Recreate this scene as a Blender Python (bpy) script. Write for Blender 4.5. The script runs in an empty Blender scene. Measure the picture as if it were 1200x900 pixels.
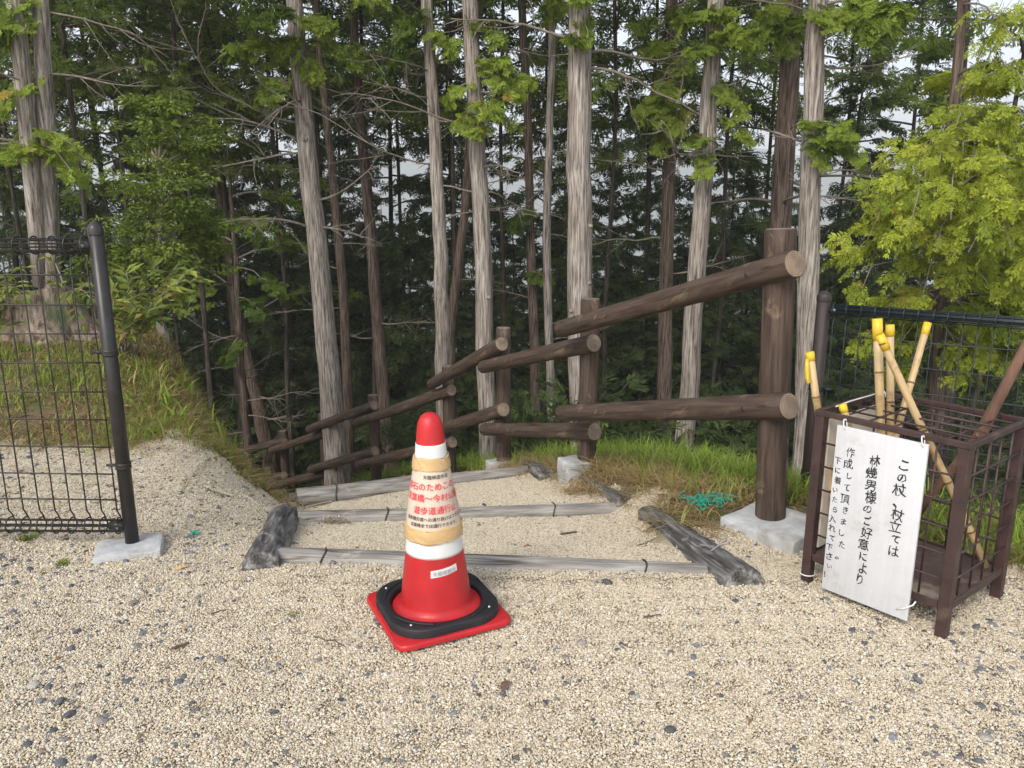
import bpy, bmesh, math, random
import numpy as np
from mathutils import Vector, Matrix, noise as mnoise

random.seed(7)
RNG = np.random.default_rng(11)
SC = bpy.context.scene
COL = SC.collection
R = math.radians

# ------------------------------------------------------------------ camera, sky, sun, exposure
CAM_H, FOC, PITCH = 1.38, 924.0, R(13.2)
cam_d = bpy.data.cameras.new('camera')
cam_d.sensor_width = 36.0
cam_d.lens = 36.0 * FOC / 1200.0
cam_d.clip_start, cam_d.clip_end = 0.05, 20000
cam = bpy.data.objects.new('camera', cam_d)
cam.location = (0, 0, CAM_H)
cam.rotation_euler = (math.pi / 2 - PITCH, 0, 0)
COL.objects.link(cam)
SC.camera = cam

SUN_EL, SUN_AZ = R(40), R(208)          # azimuth clockwise from +Y (behind the camera, to its left)
world = bpy.data.worlds.new('World')
SC.world = world
world.use_nodes = True
wt = world.node_tree
wt.nodes.clear()
w_out = wt.nodes.new('ShaderNodeOutputWorld')
w_bg = wt.nodes.new('ShaderNodeBackground')
w_hs = wt.nodes.new('ShaderNodeHueSaturation')
w_sky = wt.nodes.new('ShaderNodeTexSky')
w_sky.sky_type = 'NISHITA'
w_sky.sun_disc = False
w_sky.sun_elevation, w_sky.sun_rotation = SUN_EL, SUN_AZ
w_sky.dust_density, w_sky.air_density, w_sky.altitude = 2.5, 1.0, 400
w_hs.inputs['Saturation'].default_value = 0.5
w_bg.inputs['Strength'].default_value = 0.15
wt.links.new(w_sky.outputs[0], w_hs.inputs['Color'])
wt.links.new(w_hs.outputs[0], w_bg.inputs['Color'])
wt.links.new(w_bg.outputs[0], w_out.inputs['Surface'])

sun_d = bpy.data.lights.new('sun', 'SUN')
sun_d.energy, sun_d.angle, sun_d.color = 1.5, R(18), (1.0, 0.92, 0.80)
sun = bpy.data.objects.new('sun', sun_d)
COL.objects.link(sun)
sv = Vector((math.sin(SUN_AZ) * math.cos(SUN_EL), math.cos(SUN_AZ) * math.cos(SUN_EL), math.sin(SUN_EL)))
sun.rotation_euler = sv.to_track_quat('Z', 'Y').to_euler()

SC.view_settings.view_transform = 'Standard'
SC.view_settings.look = 'None'
SC.view_settings.exposure = 1.04
SC.view_settings.gamma = 1.0
SC.render.engine = 'CYCLES'
SC.cycles.use_denoising = True
SC.cycles.use_adaptive_sampling = True
SC.cycles.adaptive_threshold = 0.025
SC.cycles.max_bounces = 5
SC.cycles.volume_bounces = 1
SC.cycles.transparent_max_bounces = 6
SC.cycles.caustics_reflective = SC.cycles.caustics_refractive = False

# ------------------------------------------------------------------ helpers
def at(u, v, d):
    """world point at distance y = d on the line of sight through (u, v) of the 1200 x 900 photograph"""
    a, b = (u - 600) / FOC, (450 - v) / FOC
    t = d / (math.cos(PITCH) + b * math.sin(PITCH))
    return Vector((a * t, d, CAM_H + t * (b * math.cos(PITCH) - math.sin(PITCH))))

def depth(p):
    return p[1] * math.cos(PITCH) + (CAM_H - p[2]) * math.sin(PITCH)

def smooth(a, b, x):
    t = np.clip((np.asarray(x, float) - a) / (b - a), 0, 1)
    return t * t * (3 - 2 * t)

def link(o, parent=None):
    COL.objects.link(o)
    if parent is not None:
        o.parent = parent
    return o

def tag(o, label=None, cat=None, group=None, kind=None):
    if label: o['label'] = label
    if cat: o['category'] = cat
    if group: o['group'] = group
    if kind: o['kind'] = kind
    return o

def thing(name, label, cat, loc=(0, 0, 0), rz=0.0, group=None):
    o = bpy.data.objects.new(name, None)
    o.empty_display_size = 0.1
    o.location = loc
    o.rotation_euler = (0, 0, rz)
    link(o)
    return tag(o, label, cat, group)

def np_mesh(name, V, F, mat=None, smooth_shade=True, attr=None):
    """quads or triangles from arrays"""
    V = np.ascontiguousarray(V, dtype=np.float32)
    F = np.ascontiguousarray(F, dtype=np.int32)
    me = bpy.data.meshes.new(name)
    n, k = F.shape
    me.vertices.add(len(V)); me.vertices.foreach_set('co', V.ravel())
    me.loops.add(n * k); me.loops.foreach_set('vertex_index', F.ravel())
    me.polygons.add(n)
    me.polygons.foreach_set('loop_start', np.arange(0, n * k, k, dtype=np.int32))
    me.polygons.foreach_set('loop_total', np.full(n, k, dtype=np.int32))
    me.polygons.foreach_set('use_smooth', np.full(n, bool(smooth_shade)))
    if attr:
        for an, vals in attr.items():
            a = me.attributes.new(an, 'FLOAT', 'POINT')
            a.data.foreach_set('value', np.ascontiguousarray(vals, dtype=np.float32))
    me.update(calc_edges=True)
    if mat: me.materials.append(mat)
    return me

def np_obj(name, V, F, mat, parent=None, smooth_shade=True, attr=None):
    o = bpy.data.objects.new(name, np_mesh(name, V, F, mat, smooth_shade, attr))
    return link(o, parent)

def bm_obj(name, bm, mat, parent=None, smooth_angle=None, mats=None):
    bmesh.ops.recalc_face_normals(bm, faces=bm.faces)
    me = bpy.data.meshes.new(name)
    bm.to_mesh(me); bm.free()
    if smooth_angle is not None:
        me.polygons.foreach_set('use_smooth', [True] * len(me.polygons))
        me.set_sharp_from_angle(angle=R(smooth_angle))
    for m in ([mat] + list(mats or [])):
        me.materials.append(m)
    o = bpy.data.objects.new(name, me)
    return link(o, parent)

def inst(name, me, parent=None, mw=None):
    o = bpy.data.objects.new(name, me)
    if mw is not None: o.matrix_local = mw
    return link(o, parent)

def frames(P):
    P = np.asarray(P, float)
    T = np.gradient(P, axis=0)
    T /= np.linalg.norm(T, axis=1)[:, None] + 1e-12
    ref = np.array([0, 0, 1.0]) if abs(T[0, 2]) < 0.9 else np.array([1.0, 0, 0])
    A = np.zeros_like(P); B = np.zeros_like(P)
    a = np.cross(ref, T[0]); a /= np.linalg.norm(a)
    for i in range(len(P)):
        a = a - T[i] * a.dot(T[i]); a /= np.linalg.norm(a) + 1e-12
        A[i] = a; B[i] = np.cross(T[i], a)
    return T, A, B

def tube(P, rad, seg=6, close=True, wob=None):
    """quad tube along P; returns V, F. close adds shrunk end rings"""
    P = np.asarray(P, float)
    rad = np.broadcast_to(np.asarray(rad, float), (len(P),)).copy()
    T, A, B = frames(P)
    if close:
        P = np.vstack([P[:1], P, P[-1:]]); rad = np.concatenate([[1e-5], rad, [1e-5]])
        A = np.vstack([A[:1], A, A[-1:]]); B = np.vstack([B[:1], B, B[-1:]])
    th = np.linspace(0, 2 * np.pi, seg, endpoint=False)
    rr = rad[:, None] * np.ones(seg)[None]
    if wob is not None: rr = rr * wob(np.arange(len(P)), th)
    V = P[:, None] + rr[..., None] * (np.cos(th)[None, :, None] * A[:, None] + np.sin(th)[None, :, None] * B[:, None])
    n = len(P)
    i = np.arange(n - 1)[:, None] * seg; j = np.arange(seg)[None]; j2 = (j + 1) % seg
    F = np.stack([i + j, i + j2, i + seg + j2, i + seg + j], -1).reshape(-1, 4)
    return V.reshape(-1, 3), F

class Bag:
    """collects quad pieces that belong to one part"""
    def __init__(s): s.V, s.F, s.n, s.A = [], [], 0, []
    def add(s, V, F, a=None):
        s.V.append(V); s.F.append(F + s.n); s.n += len(V)
        s.A.append(np.zeros(len(V)) if a is None else np.broadcast_to(a, (len(V),)))
    def build(s, name, mat, parent=None, smooth_shade=True, attr=None):
        return np_obj(name, np.vstack(s.V), np.vstack(s.F), mat, parent, smooth_shade,
                      {attr: np.concatenate(s.A)} if attr else None)

def box_bm(sx, sy, sz, bevel=0.0, seg=1, c=(0, 0, 0), bm=None):
    own = bm is None
    if own: bm = bmesh.new()
    g = bmesh.ops.create_cube(bm, size=1.0)
    for v in g['verts']:
        v.co = Vector((v.co.x * sx + c[0], v.co.y * sy + c[1], v.co.z * sz + c[2]))
    if bevel:
        es = list({e for v in g['verts'] for e in v.link_edges})
        bmesh.ops.bevel(bm, geom=es, offset=bevel, segments=seg, profile=0.5, affect='EDGES')
    return bm

def lathe(prof, seg=48):
    """quads for a profile [(r, z)]"""
    prof = np.asarray(prof, float)
    th = np.linspace(0, 2 * np.pi, seg, endpoint=False)
    V = np.stack([prof[:, 0, None] * np.cos(th), prof[:, 0, None] * np.sin(th), np.repeat(prof[:, 1, None], seg, 1)], -1)
    n = len(prof)
    i = np.arange(n - 1)[:, None] * seg; j = np.arange(seg)[None]; j2 = (j + 1) % seg
    F = np.stack([i + j, i + j2, i + seg + j2, i + seg + j], -1).reshape(-1, 4)
    return V.reshape(-1, 3), F

def cut_sharp(o, deg):
    o.data.set_sharp_from_angle(angle=R(deg))
    return o

# ------------------------------------------------------------------ materials
def new_mat(name):
    m = bpy.data.materials.new(name); m.use_nodes = True
    nt = m.node_tree
    return m, nt, nt.nodes['Principled BSDF']

def nd(nt, t, **kw):
    n = nt.nodes.new(t)
    for k, v in kw.items():
        if k in n.inputs.keys(): n.inputs[k].default_value = v
        else: setattr(n, k, v)
    return n

def ramp(nt, stops, fac, interp='LINEAR'):
    r = nt.nodes.new('ShaderNodeValToRGB')
    r.color_ramp.interpolation = interp
    e = r.color_ramp.elements
    while len(e) < len(stops): e.new(0.5)
    for x, (p, c) in zip(e, stops):
        x.position = p; x.color = (*c, 1)
    nt.links.new(fac, r.inputs[0])
    return r.outputs[0]

def mixc(nt, fac, a, b, mode='MIX'):
    m = nt.nodes.new('ShaderNodeMix'); m.data_type = 'RGBA'; m.blend_type = mode
    for s, v in ((m.inputs[0], fac), (m.inputs[6], a), (m.inputs[7], b)):
        if hasattr(v, 'links'): nt.links.new(v, s)
        else: s.default_value = v if isinstance(v, (int, float)) else (*v, 1)
    return m.outputs[2]

def coords(nt, scale=(1, 1, 1), space='Object', rot=(0, 0, 0)):
    tc = nt.nodes.new('ShaderNodeTexCoord'); mp = nt.nodes.new('ShaderNodeMapping')
    mp.inputs['Scale'].default_value = scale; mp.inputs['Rotation'].default_value = rot
    nt.links.new(tc.outputs[space], mp.inputs[0])
    return mp.outputs[0]

def noise_tex(nt, vec, scale, detail=3.0, rough=0.55, dist=0.0):
    n = nd(nt, 'ShaderNodeTexNoise', Scale=scale, Detail=detail, Roughness=rough, Distortion=dist)
    nt.links.new(vec, n.inputs['Vector'])
    return n.outputs['Fac']

def bump(nt, bs, height, strength=0.3, dist=0.01):
    b = nd(nt, 'ShaderNodeBump', Strength=strength, Distance=dist)
    nt.links.new(height, b.inputs['Height'])
    nt.links.new(b.outputs[0], bs.inputs['Normal'])

def simple_mat(name, c, rough=0.6, var=0.25, scale=12.0, bmp=0.15, metal=0.0, spec=0.5, dirt=None, stretch=(1, 1, 1)):
    m, nt, bs = new_mat(name)
    vec = coords(nt, stretch)
    f = noise_tex(nt, vec, scale, 5)
    lo = tuple(max(0, x * (1 - var)) for x in c); hi = tuple(min(1, x * (1 + var)) for x in c)
    col = ramp(nt, [(0.3, lo), (0.7, hi)], f)
    if dirt:
        f2 = noise_tex(nt, vec, scale * 0.35, 6, 0.65)
        k = nd(nt, 'ShaderNodeMapRange'); k.inputs[1].default_value = dirt[1]; k.inputs[2].default_value = dirt[1] + 0.14
        nt.links.new(f2, k.inputs[0])
        col = mixc(nt, k.outputs[0], col, dirt[0])
    nt.links.new(col, bs.inputs['Base Color'])
    bs.inputs['Roughness'].default_value = rough
    bs.inputs['Metallic'].default_value = metal
    bs.inputs['Specular IOR Level'].default_value = spec
    if bmp: bump(nt, bs, noise_tex(nt, vec, scale * 6, 4), bmp, 0.004)
    return m

def bark_mat(name, dark, light, zs=0.06, scale=62.0, moss=0.0):
    m, nt, bs = new_mat(name)
    v = coords(nt, (1, 1, zs))
    a = noise_tex(nt, v, scale, 6, 0.62, 0.35)
    v2 = coords(nt, (1, 1, 0.35))
    b = noise_tex(nt, v2, 4.0, 4, 0.6)
    col = ramp(nt, [(0.34, tuple(x * 0.35 for x in dark)), (0.44, dark), (0.62, light), (0.8, tuple(min(1, x * 1.15) for x in light))], a)
    col = mixc(nt, 0.6, col, ramp(nt, [(0.35, (0.55, 0.5, 0.45)), (0.65, (1.0, 1.0, 1.0))], b), 'MULTIPLY')
    if moss:
        k = nd(nt, 'ShaderNodeMapRange'); k.inputs[1].default_value = 0.55; k.inputs[2].default_value = 0.7
        nt.links.new(noise_tex(nt, v2, 7.0, 5), k.inputs[0])
        col = mixc(nt, k.outputs[0], col, (0.16 * moss + 0.1, 0.2, 0.1))
    nt.links.new(col, bs.inputs['Base Color'])
    bs.inputs['Roughness'].default_value = 0.92
    bs.inputs['Specular IOR Level'].default_value = 0.15
    bump(nt, bs, a, 1.0, 0.02)
    return m

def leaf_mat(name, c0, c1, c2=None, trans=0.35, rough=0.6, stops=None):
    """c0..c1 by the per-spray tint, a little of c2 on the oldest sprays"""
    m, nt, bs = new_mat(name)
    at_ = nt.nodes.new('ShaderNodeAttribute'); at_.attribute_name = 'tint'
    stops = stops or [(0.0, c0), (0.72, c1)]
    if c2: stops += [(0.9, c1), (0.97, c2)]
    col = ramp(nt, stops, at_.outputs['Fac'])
    g = nt.nodes.new('ShaderNodeNewGeometry')
    hv = ramp(nt, [(0.0, (0.68, 0.7, 0.66)), (1.0, (1.2, 1.2, 1.15))], g.outputs['Random Per Island'])
    col = mixc(nt, 1.0, col, hv, 'MULTIPLY')
    nt.links.new(col, bs.inputs['Base Color'])
    bs.inputs['Roughness'].default_value = rough
    bs.inputs['Specular IOR Level'].default_value = 0.25
    tr = nt.nodes.new('ShaderNodeBsdfTranslucent')
    nt.links.new(col, tr.inputs['Color'])
    mx = nt.nodes.new('ShaderNodeMixShader'); mx.inputs[0].default_value = trans
    out = nt.nodes['Material Output']
    nt.links.new(bs.outputs[0], mx.inputs[1]); nt.links.new(tr.outputs[0], mx.inputs[2])
    nt.links.new(mx.outputs[0], out.inputs['Surface'])
    return m

M = {}
M['bark_pale'] = bark_mat('pale_cypress_bark', (0.26, 0.225, 0.195), (0.54, 0.495, 0.45))
M['bark_brown'] = bark_mat('brown_cypress_bark', (0.10, 0.075, 0.06), (0.23, 0.175, 0.145))
M['bark_dark'] = bark_mat('dark_bark', (0.05, 0.042, 0.035), (0.12, 0.10, 0.085))
M['bark_stump'] = bark_mat('stump_bark', (0.22, 0.165, 0.125), (0.50, 0.41, 0.34), 0.2, 30, 0.3)
M['twig'] = simple_mat('dead_twig', (0.225, 0.19, 0.155), 0.9, 0.3, 20, 0.2)
M['twig_dark'] = simple_mat('dark_twig', (0.09, 0.075, 0.06), 0.9, 0.3, 20, 0.2)
M['leaf_near'] = leaf_mat('bright_cypress_spray', (0.12, 0.19, 0.02), (0.37, 0.42, 0.045), (0.52, 0.38, 0.09), 0.38)
M['leaf_mid'] = leaf_mat('cypress_spray', (0.07, 0.13, 0.018), (0.26, 0.34, 0.045), (0.42, 0.30, 0.06), 0.38)
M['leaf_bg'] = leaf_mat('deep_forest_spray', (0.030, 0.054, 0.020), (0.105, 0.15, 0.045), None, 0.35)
M['leaf_round'] = leaf_mat('small_broad_leaf', (0.07, 0.115, 0.02), (0.19, 0.245, 0.04), None, 0.3)
M['leaf_broad'] = leaf_mat('lance_leaf', (0.12, 0.19, 0.035), (0.27, 0.30, 0.06), (0.38, 0.27, 0.10), 0.35)
M['grass'] = leaf_mat('grass_blade', None, None, None, 0.35, stops=[(0.0, (0.34, 0.22, 0.11)), (0.28, (0.52, 0.40, 0.20)), (0.42, (0.42, 0.40, 0.12)), (0.6, (0.17, 0.28, 0.03)), (1.0, (0.34, 0.44, 0.07))])
M['litter'] = leaf_mat('dead_leaf', (0.14, 0.075, 0.04), (0.36, 0.22, 0.11), None, 0.1, 0.8)
M['concrete'] = simple_mat('concrete', (0.45, 0.46, 0.46), 0.88, 0.22, 12, 0.8, dirt=((0.29, 0.275, 0.24), 0.54))
M['black_paint'] = simple_mat('black_fence_paint', (0.022, 0.019, 0.018), 0.38, 0.3, 20, 0.05, spec=0.5)
M['green_paint'] = simple_mat('dark_green_fence_paint', (0.014, 0.022, 0.024), 0.4, 0.3, 20, 0.05)
M['steel'] = simple_mat('weathered_steel', (0.30, 0.31, 0.32), 0.45, 0.2, 30, 0.1, 0.7)
M['iron'] = simple_mat('rusty_iron', (0.06, 0.05, 0.045), 0.6, 0.3, 40, 0.2, 0.4)
M['white_wire'] = simple_mat('white_wire', (0.75, 0.75, 0.74), 0.5, 0.05, 10, 0)
M['rack'] = simple_mat('maroon_rack_paint', (0.050, 0.027, 0.025), 0.5, 0.35, 18, 0.25, dirt=((0.12, 0.085, 0.065), 0.60))
M['ply'] = simple_mat('beige_board', (0.60, 0.54, 0.45), 0.8, 0.12, 8, 0.2, stretch=(4, 4, 0.4))
M['yellow_tape'] = simple_mat('yellow_tape', (0.68, 0.46, 0.03), 0.4, 0.12, 20, 0.1)
M['ink'] = simple_mat('black_ink', (0.018, 0.018, 0.022), 0.7, 0.2, 40, 0)
M['red_ink'] = simple_mat('red_print', (0.72, 0.03, 0.06), 0.5, 0.05, 40, 0)
M['cone_white'] = simple_mat('white_band', (0.68, 0.68, 0.675), 0.45, 0.05, 8, 0.05, dirt=((0.58, 0.55, 0.50), 0.58))
M['cone_black'] = simple_mat('black_rubber_weight', (0.012, 0.0125, 0.016), 0.6, 0.35, 14, 0.3, dirt=((0.07, 0.065, 0.06), 0.62))
M['tape'] = simple_mat('packing_tape', (0.58, 0.39, 0.185), 0.32, 0.10, 10, 0.35, stretch=(1, 1, 5))
M['paper'] = simple_mat('weathered_paper', (0.62, 0.52, 0.42), 0.42, 0.10, 10, 0.2, dirt=((0.63, 0.57, 0.51), 0.55))
M['net'] = simple_mat('turquoise_net', (0.02, 0.30, 0.21), 0.6, 0.2, 30, 0)

def red_plastic():
    m, nt, bs = new_mat('red_cone_plastic')
    v = coords(nt, (1, 1, 1))
    f = noise_tex(nt, v, 6, 6, 0.7)
    col = ramp(nt, [(0.3, (0.38, 0.010, 0.014)), (0.6, (0.52, 0.017, 0.022))], f)
    s = noise_tex(nt, coords(nt, (30, 30, 2)), 3, 5, 0.7)
    k = nd(nt, 'ShaderNodeMapRange'); k.inputs[1].default_value = 0.56; k.inputs[2].default_value = 0.74; k.inputs[4].default_value = 0.5
    nt.links.new(s, k.inputs[0])
    col = mixc(nt, k.outputs[0], col, (0.35, 0.06, 0.05))
    sc_ = noise_tex(nt, coords(nt, (9, 9, 26)), 7, 6, 0.75, 0.6)
    k2 = nd(nt, 'ShaderNodeMapRange'); k2.inputs[1].default_value = 0.64; k2.inputs[2].default_value = 0.72; k2.inputs[4].default_value = 0.45
    nt.links.new(sc_, k2.inputs[0])
    col = mixc(nt, k2.outputs[0], col, (0.62, 0.42, 0.36))
    nt.links.new(col, bs.inputs['Base Color'])
    bs.inputs['Roughness'].default_value = 0.42
    bump(nt, bs, f, 0.1, 0.01)
    return m
M['cone_red'] = red_plastic()

def log_mat(name, dark, light, fac=1.0, wear=(0.36, 0.28, 0.21)):
    """grain along local X"""
    m, nt, bs = new_mat(name)
    v = coords(nt, (0.10, 1, 1))
    a = noise_tex(nt, v, 34, 6, 0.6, 0.4)
    col = ramp(nt, [(0.3, tuple(x * 0.6 for x in dark)), (0.45, dark), (0.7, light)], a)
    w = noise_tex(nt, coords(nt, (0.55, 1, 1)), 9, 6, 0.68, 0.8)
    k = nd(nt, 'ShaderNodeMapRange'); k.inputs[1].default_value = 0.60; k.inputs[2].default_value = 0.72; k.inputs[4].default_value = 0.65
    nt.links.new(w, k.inputs[0])
    col = mixc(nt, k.outputs[0], col, wear)
    kn = nd(nt, 'ShaderNodeTexVoronoi', Scale=2.6)
    nt.links.new(coords(nt, (1, 2.2, 2.2)), kn.inputs['Vector'])
    col = mixc(nt, 0.85, col, ramp(nt, [(0.06, (0.35, 0.3, 0.26)), (0.10, (1.1, 1.0, 0.9)), (0.17, (1, 1, 1))], kn.outputs['Distance']), 'MULTIPLY')
    cr = noise_tex(nt, coords(nt, (0.035, 1, 1)), 16, 3, 0.5, 0.2)
    ck = ramp(nt, [(0.485, (1, 1, 1)), (0.497, (0.25, 0.22, 0.2)), (0.503, (0.25, 0.22, 0.2)), (0.515, (1, 1, 1))], cr)
    col = mixc(nt, 0.8, col, ck, 'MULTIPLY')
    nt.links.new(col, bs.inputs['Base Color'])
    bs.inputs['Roughness'].default_value = 0.72
    bs.inputs['Specular IOR Level'].default_value = 0.3
    bump(nt, bs, a, 0.5 * fac, 0.006)
    return m
M['log'] = log_mat('brown_stained_log', (0.058, 0.039, 0.029), (0.118, 0.082, 0.060), 1.2, (0.31, 0.225, 0.155))
M['log_grey'] = log_mat('grey_weathered_log', (0.22, 0.205, 0.185), (0.43, 0.405, 0.37), 1.8, (0.46, 0.42, 0.36))
M['log_char'] = log_mat('charred_weathered_log', (0.085, 0.081, 0.078), (0.34, 0.33, 0.32), 3.0, (0.46, 0.44, 0.42))

def end_mat():
    m, nt, bs = new_mat('log_end_grain')
    tc = nt.nodes.new('ShaderNodeTexCoord')
    sp = nt.nodes.new('ShaderNodeSeparateXYZ'); nt.links.new(tc.outputs['Object'], sp.inputs[0])
    cb = nt.nodes.new('ShaderNodeCombineXYZ')
    nt.links.new(sp.outputs[1], cb.inputs[0]); nt.links.new(sp.outputs[2], cb.inputs[1])
    wv = nd(nt, 'ShaderNodeTexWave', Scale=42.0, Distortion=3.5, Detail=3.0)
    wv.wave_type = 'RINGS'; wv.rings_direction = 'SPHERICAL'
    nt.links.new(cb.outputs[0], wv.inputs['Vector'])
    col = ramp(nt, [(0.2, (0.16, 0.115, 0.08)), (0.8, (0.33, 0.255, 0.185))], wv.outputs['Fac'])
    n = noise_tex(nt, tc.outputs['Object'], 16, 5)
    col = mixc(nt, 0.7, col, ramp(nt, [(0.35, (0.35, 0.32, 0.3)), (0.6, (1, 1, 1))], n), 'MULTIPLY')
    nt.links.new(col, bs.inputs['Base Color']); bs.inputs['Roughness'].default_value = 0.85
    bump(nt, bs, wv.outputs['Fac'], 0.3, 0.003)
    return m
M['log_end'] = end_mat()

def bamboo_mat():
    m, nt, bs = new_mat('bamboo')
    a = noise_tex(nt, coords(nt, (1, 1, 0.05)), 60, 4)
    b = noise_tex(nt, coords(nt, (1, 1, 1)), 14, 5, 0.7)
    col = ramp(nt, [(0.3, (0.42, 0.28, 0.13)), (0.65, (0.62, 0.46, 0.25))], a)
    col = mixc(nt, 0.8, col, ramp(nt, [(0.33, (0.5, 0.42, 0.33)), (0.5, (1, 1, 1))], b), 'MULTIPLY')
    nt.links.new(col, bs.inputs['Base Color']); bs.inputs['Roughness'].default_value = 0.45
    return m
M['bamboo'] = bamboo_mat()
M['bamboo_node'] = simple_mat('bamboo_node', (0.16, 0.09, 0.05), 0.6, 0.3, 30, 0.1)
M['branch_stick'] = simple_mat('brown_branch_stick', (0.17, 0.095, 0.065), 0.65, 0.4, 10, 0.6, dirt=((0.40, 0.32, 0.24), 0.64), stretch=(2, 2, 0.5))

def sign_mat():
    m, nt, bs = new_mat('white_painted_board')
    v = coords(nt, (1, 1, 1))
    f = noise_tex(nt, v, 5, 7, 0.7)
    g = noise_tex(nt, coords(nt, (14, 14, 0.8)), 4, 4)
    col = ramp(nt, [(0.30, (0.43, 0.415, 0.38)), (0.45, (0.58, 0.585, 0.605)), (0.7, (0.64, 0.65, 0.68))], f)
    col = mixc(nt, 0.25, col, ramp(nt, [(0.3, (0.75, 0.74, 0.72)), (0.6, (1, 1, 1))], g), 'MULTIPLY')
    nt.links.new(col, bs.inputs['Base Color']); bs.inputs['Roughness'].default_value = 0.5
    bump(nt, bs, g, 0.15, 0.004)
    return m
M['sign'] = sign_mat()

def pebble_mat():
    m, nt, bs = new_mat('cream_pebble')
    g = nt.nodes.new('ShaderNodeNewGeometry'); oi = nt.nodes.new('ShaderNodeObjectInfo')
    ad = nd(nt, 'ShaderNodeMath', operation='ADD'); fr = nd(nt, 'ShaderNodeMath', operation='FRACT')
    nt.links.new(g.outputs['Random Per Island'], ad.inputs[0]); nt.links.new(oi.outputs['Random'], ad.inputs[1])
    nt.links.new(ad.outputs[0], fr.inputs[0])
    col = ramp(nt, [(0.0, (0.26, 0.21, 0.16)), (0.05, (0.42, 0.34, 0.24)), (0.22, (0.56, 0.475, 0.345)), (0.6, (0.65, 0.575, 0.44)),
                    (0.86, (0.70, 0.635, 0.51)), (0.95, (0.74, 0.71, 0.65)), (0.98, (0.28, 0.28, 0.28))], fr.outputs[0])
    n = noise_tex(nt, coords(nt, (1, 1, 1)), 900, 2)
    col = mixc(nt, 0.5, col, ramp(nt, [(0.3, (0.75, 0.72, 0.68)), (0.6, (1, 1, 1))], n), 'MULTIPLY')
    nt.links.new(col, bs.inputs['Base Color'])
    bs.inputs['Roughness'].default_value = 0.75; bs.inputs['Specular IOR Level'].default_value = 0.3
    return m
M['pebble'] = pebble_mat()

def stone_mat():
    m, nt, bs = new_mat('grey_stone')
    g = nt.nodes.new('ShaderNodeNewGeometry')
    col = ramp(nt, [(0.0, (0.06, 0.062, 0.068)), (0.45, (0.13, 0.138, 0.15)), (0.75, (0.20, 0.21, 0.225)), (0.88, (0.19, 0.14, 0.105)), (1.0, (0.42, 0.40, 0.37))], g.outputs['Random Per Island'])
    n = noise_tex(nt, coords(nt), 90, 4)
    col = mixc(nt, 0.6, col, ramp(nt, [(0.3, (0.6, 0.6, 0.6)), (0.65, (1.1, 1.1, 1.1))], n), 'MULTIPLY')
    nt.links.new(col, bs.inputs['Base Color']); bs.inputs['Roughness'].default_value = 0.7
    bump(nt, bs, n, 0.4, 0.003)
    return m
M['stone'] = stone_mat()

def ground_mat():
    m, nt, bs = new_mat('ground_gravel_and_soil')
    z = nt.nodes.new('ShaderNodeAttribute'); z.attribute_name = 'gravel'
    c = coords(nt)
    vo = nd(nt, 'ShaderNodeTexVoronoi', Scale=120.0); nt.links.new(c, vo.inputs['Vector'])
    gcol = ramp(nt, [(0.0, (0.46, 0.38, 0.27)), (0.5, (0.58, 0.50, 0.38)), (1.0, (0.66, 0.59, 0.47))], vo.outputs['Color'])
    n = noise_tex(nt, c, 3.0, 8, 0.7)
    n2 = noise_tex(nt, c, 40.0, 5, 0.7)
    soil = ramp(nt, [(0.3, (0.08, 0.058, 0.04)), (0.55, (0.16, 0.12, 0.078)), (0.75, (0.25, 0.185, 0.115))], n2)
    green = ramp(nt, [(0.3, (0.06, 0.07, 0.022)), (0.7, (0.13, 0.14, 0.045))], n2)
    k = nd(nt, 'ShaderNodeMapRange'); k.inputs[1].default_value = 0.45; k.inputs[2].default_value = 0.6
    nt.links.new(n, k.inputs[0])
    soil = mixc(nt, k.outputs[0], soil, green)
    col = mixc(nt, z.outputs['Fac'], soil, gcol)
    nt.links.new(col, bs.inputs['Base Color']); bs.inputs['Roughness'].default_value = 0.95
    bs.inputs['Specular IOR Level'].default_value = 0.1
    bump(nt, bs, n2, 0.5, 0.02)
    return m
M['ground'] = ground_mat()
M['hill'] = simple_mat('wooded_hill', (0.05, 0.075, 0.045), 1.0, 0.5, 0.02, 0, spec=0.0)

# ------------------------------------------------------------------ terrain
PATH = np.array([(-0.18, 2.75, 0.0), (-0.18, 4.05, -0.335), (-0.65, 5.2, -0.60), (-1.49, 6.96, -1.29), (-2.42, 8.25, -1.91),
                 (-3.2, 9.2, -2.45), (-4.1, 10.2, -3.0), (-5.1, 11.2, -3.5), (-9, 15.5, -5.8), (-25, 35, -15), (-90, 110, -45)])
CREST = np.array([(60, -20, -0.5), (8, 1.6, -0.3), (3.5, 2.45, -0.05), (2.0, 2.85, -0.02), (1.45, 3.35, 0.0), (0.80, 5.05, -0.33), (0.22, 6.35, -0.80), (-0.35, 7.5, -1.27),
                  (-1.35, 8.95, -1.9), (-2.2, 10.1, -2.44), (-3.1, 11.2, -3.0), (-4.1, 12.3, -3.5), (-9, 18.5, -6.5), (-25, 40, -17), (-90, 120, -48)])

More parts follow.
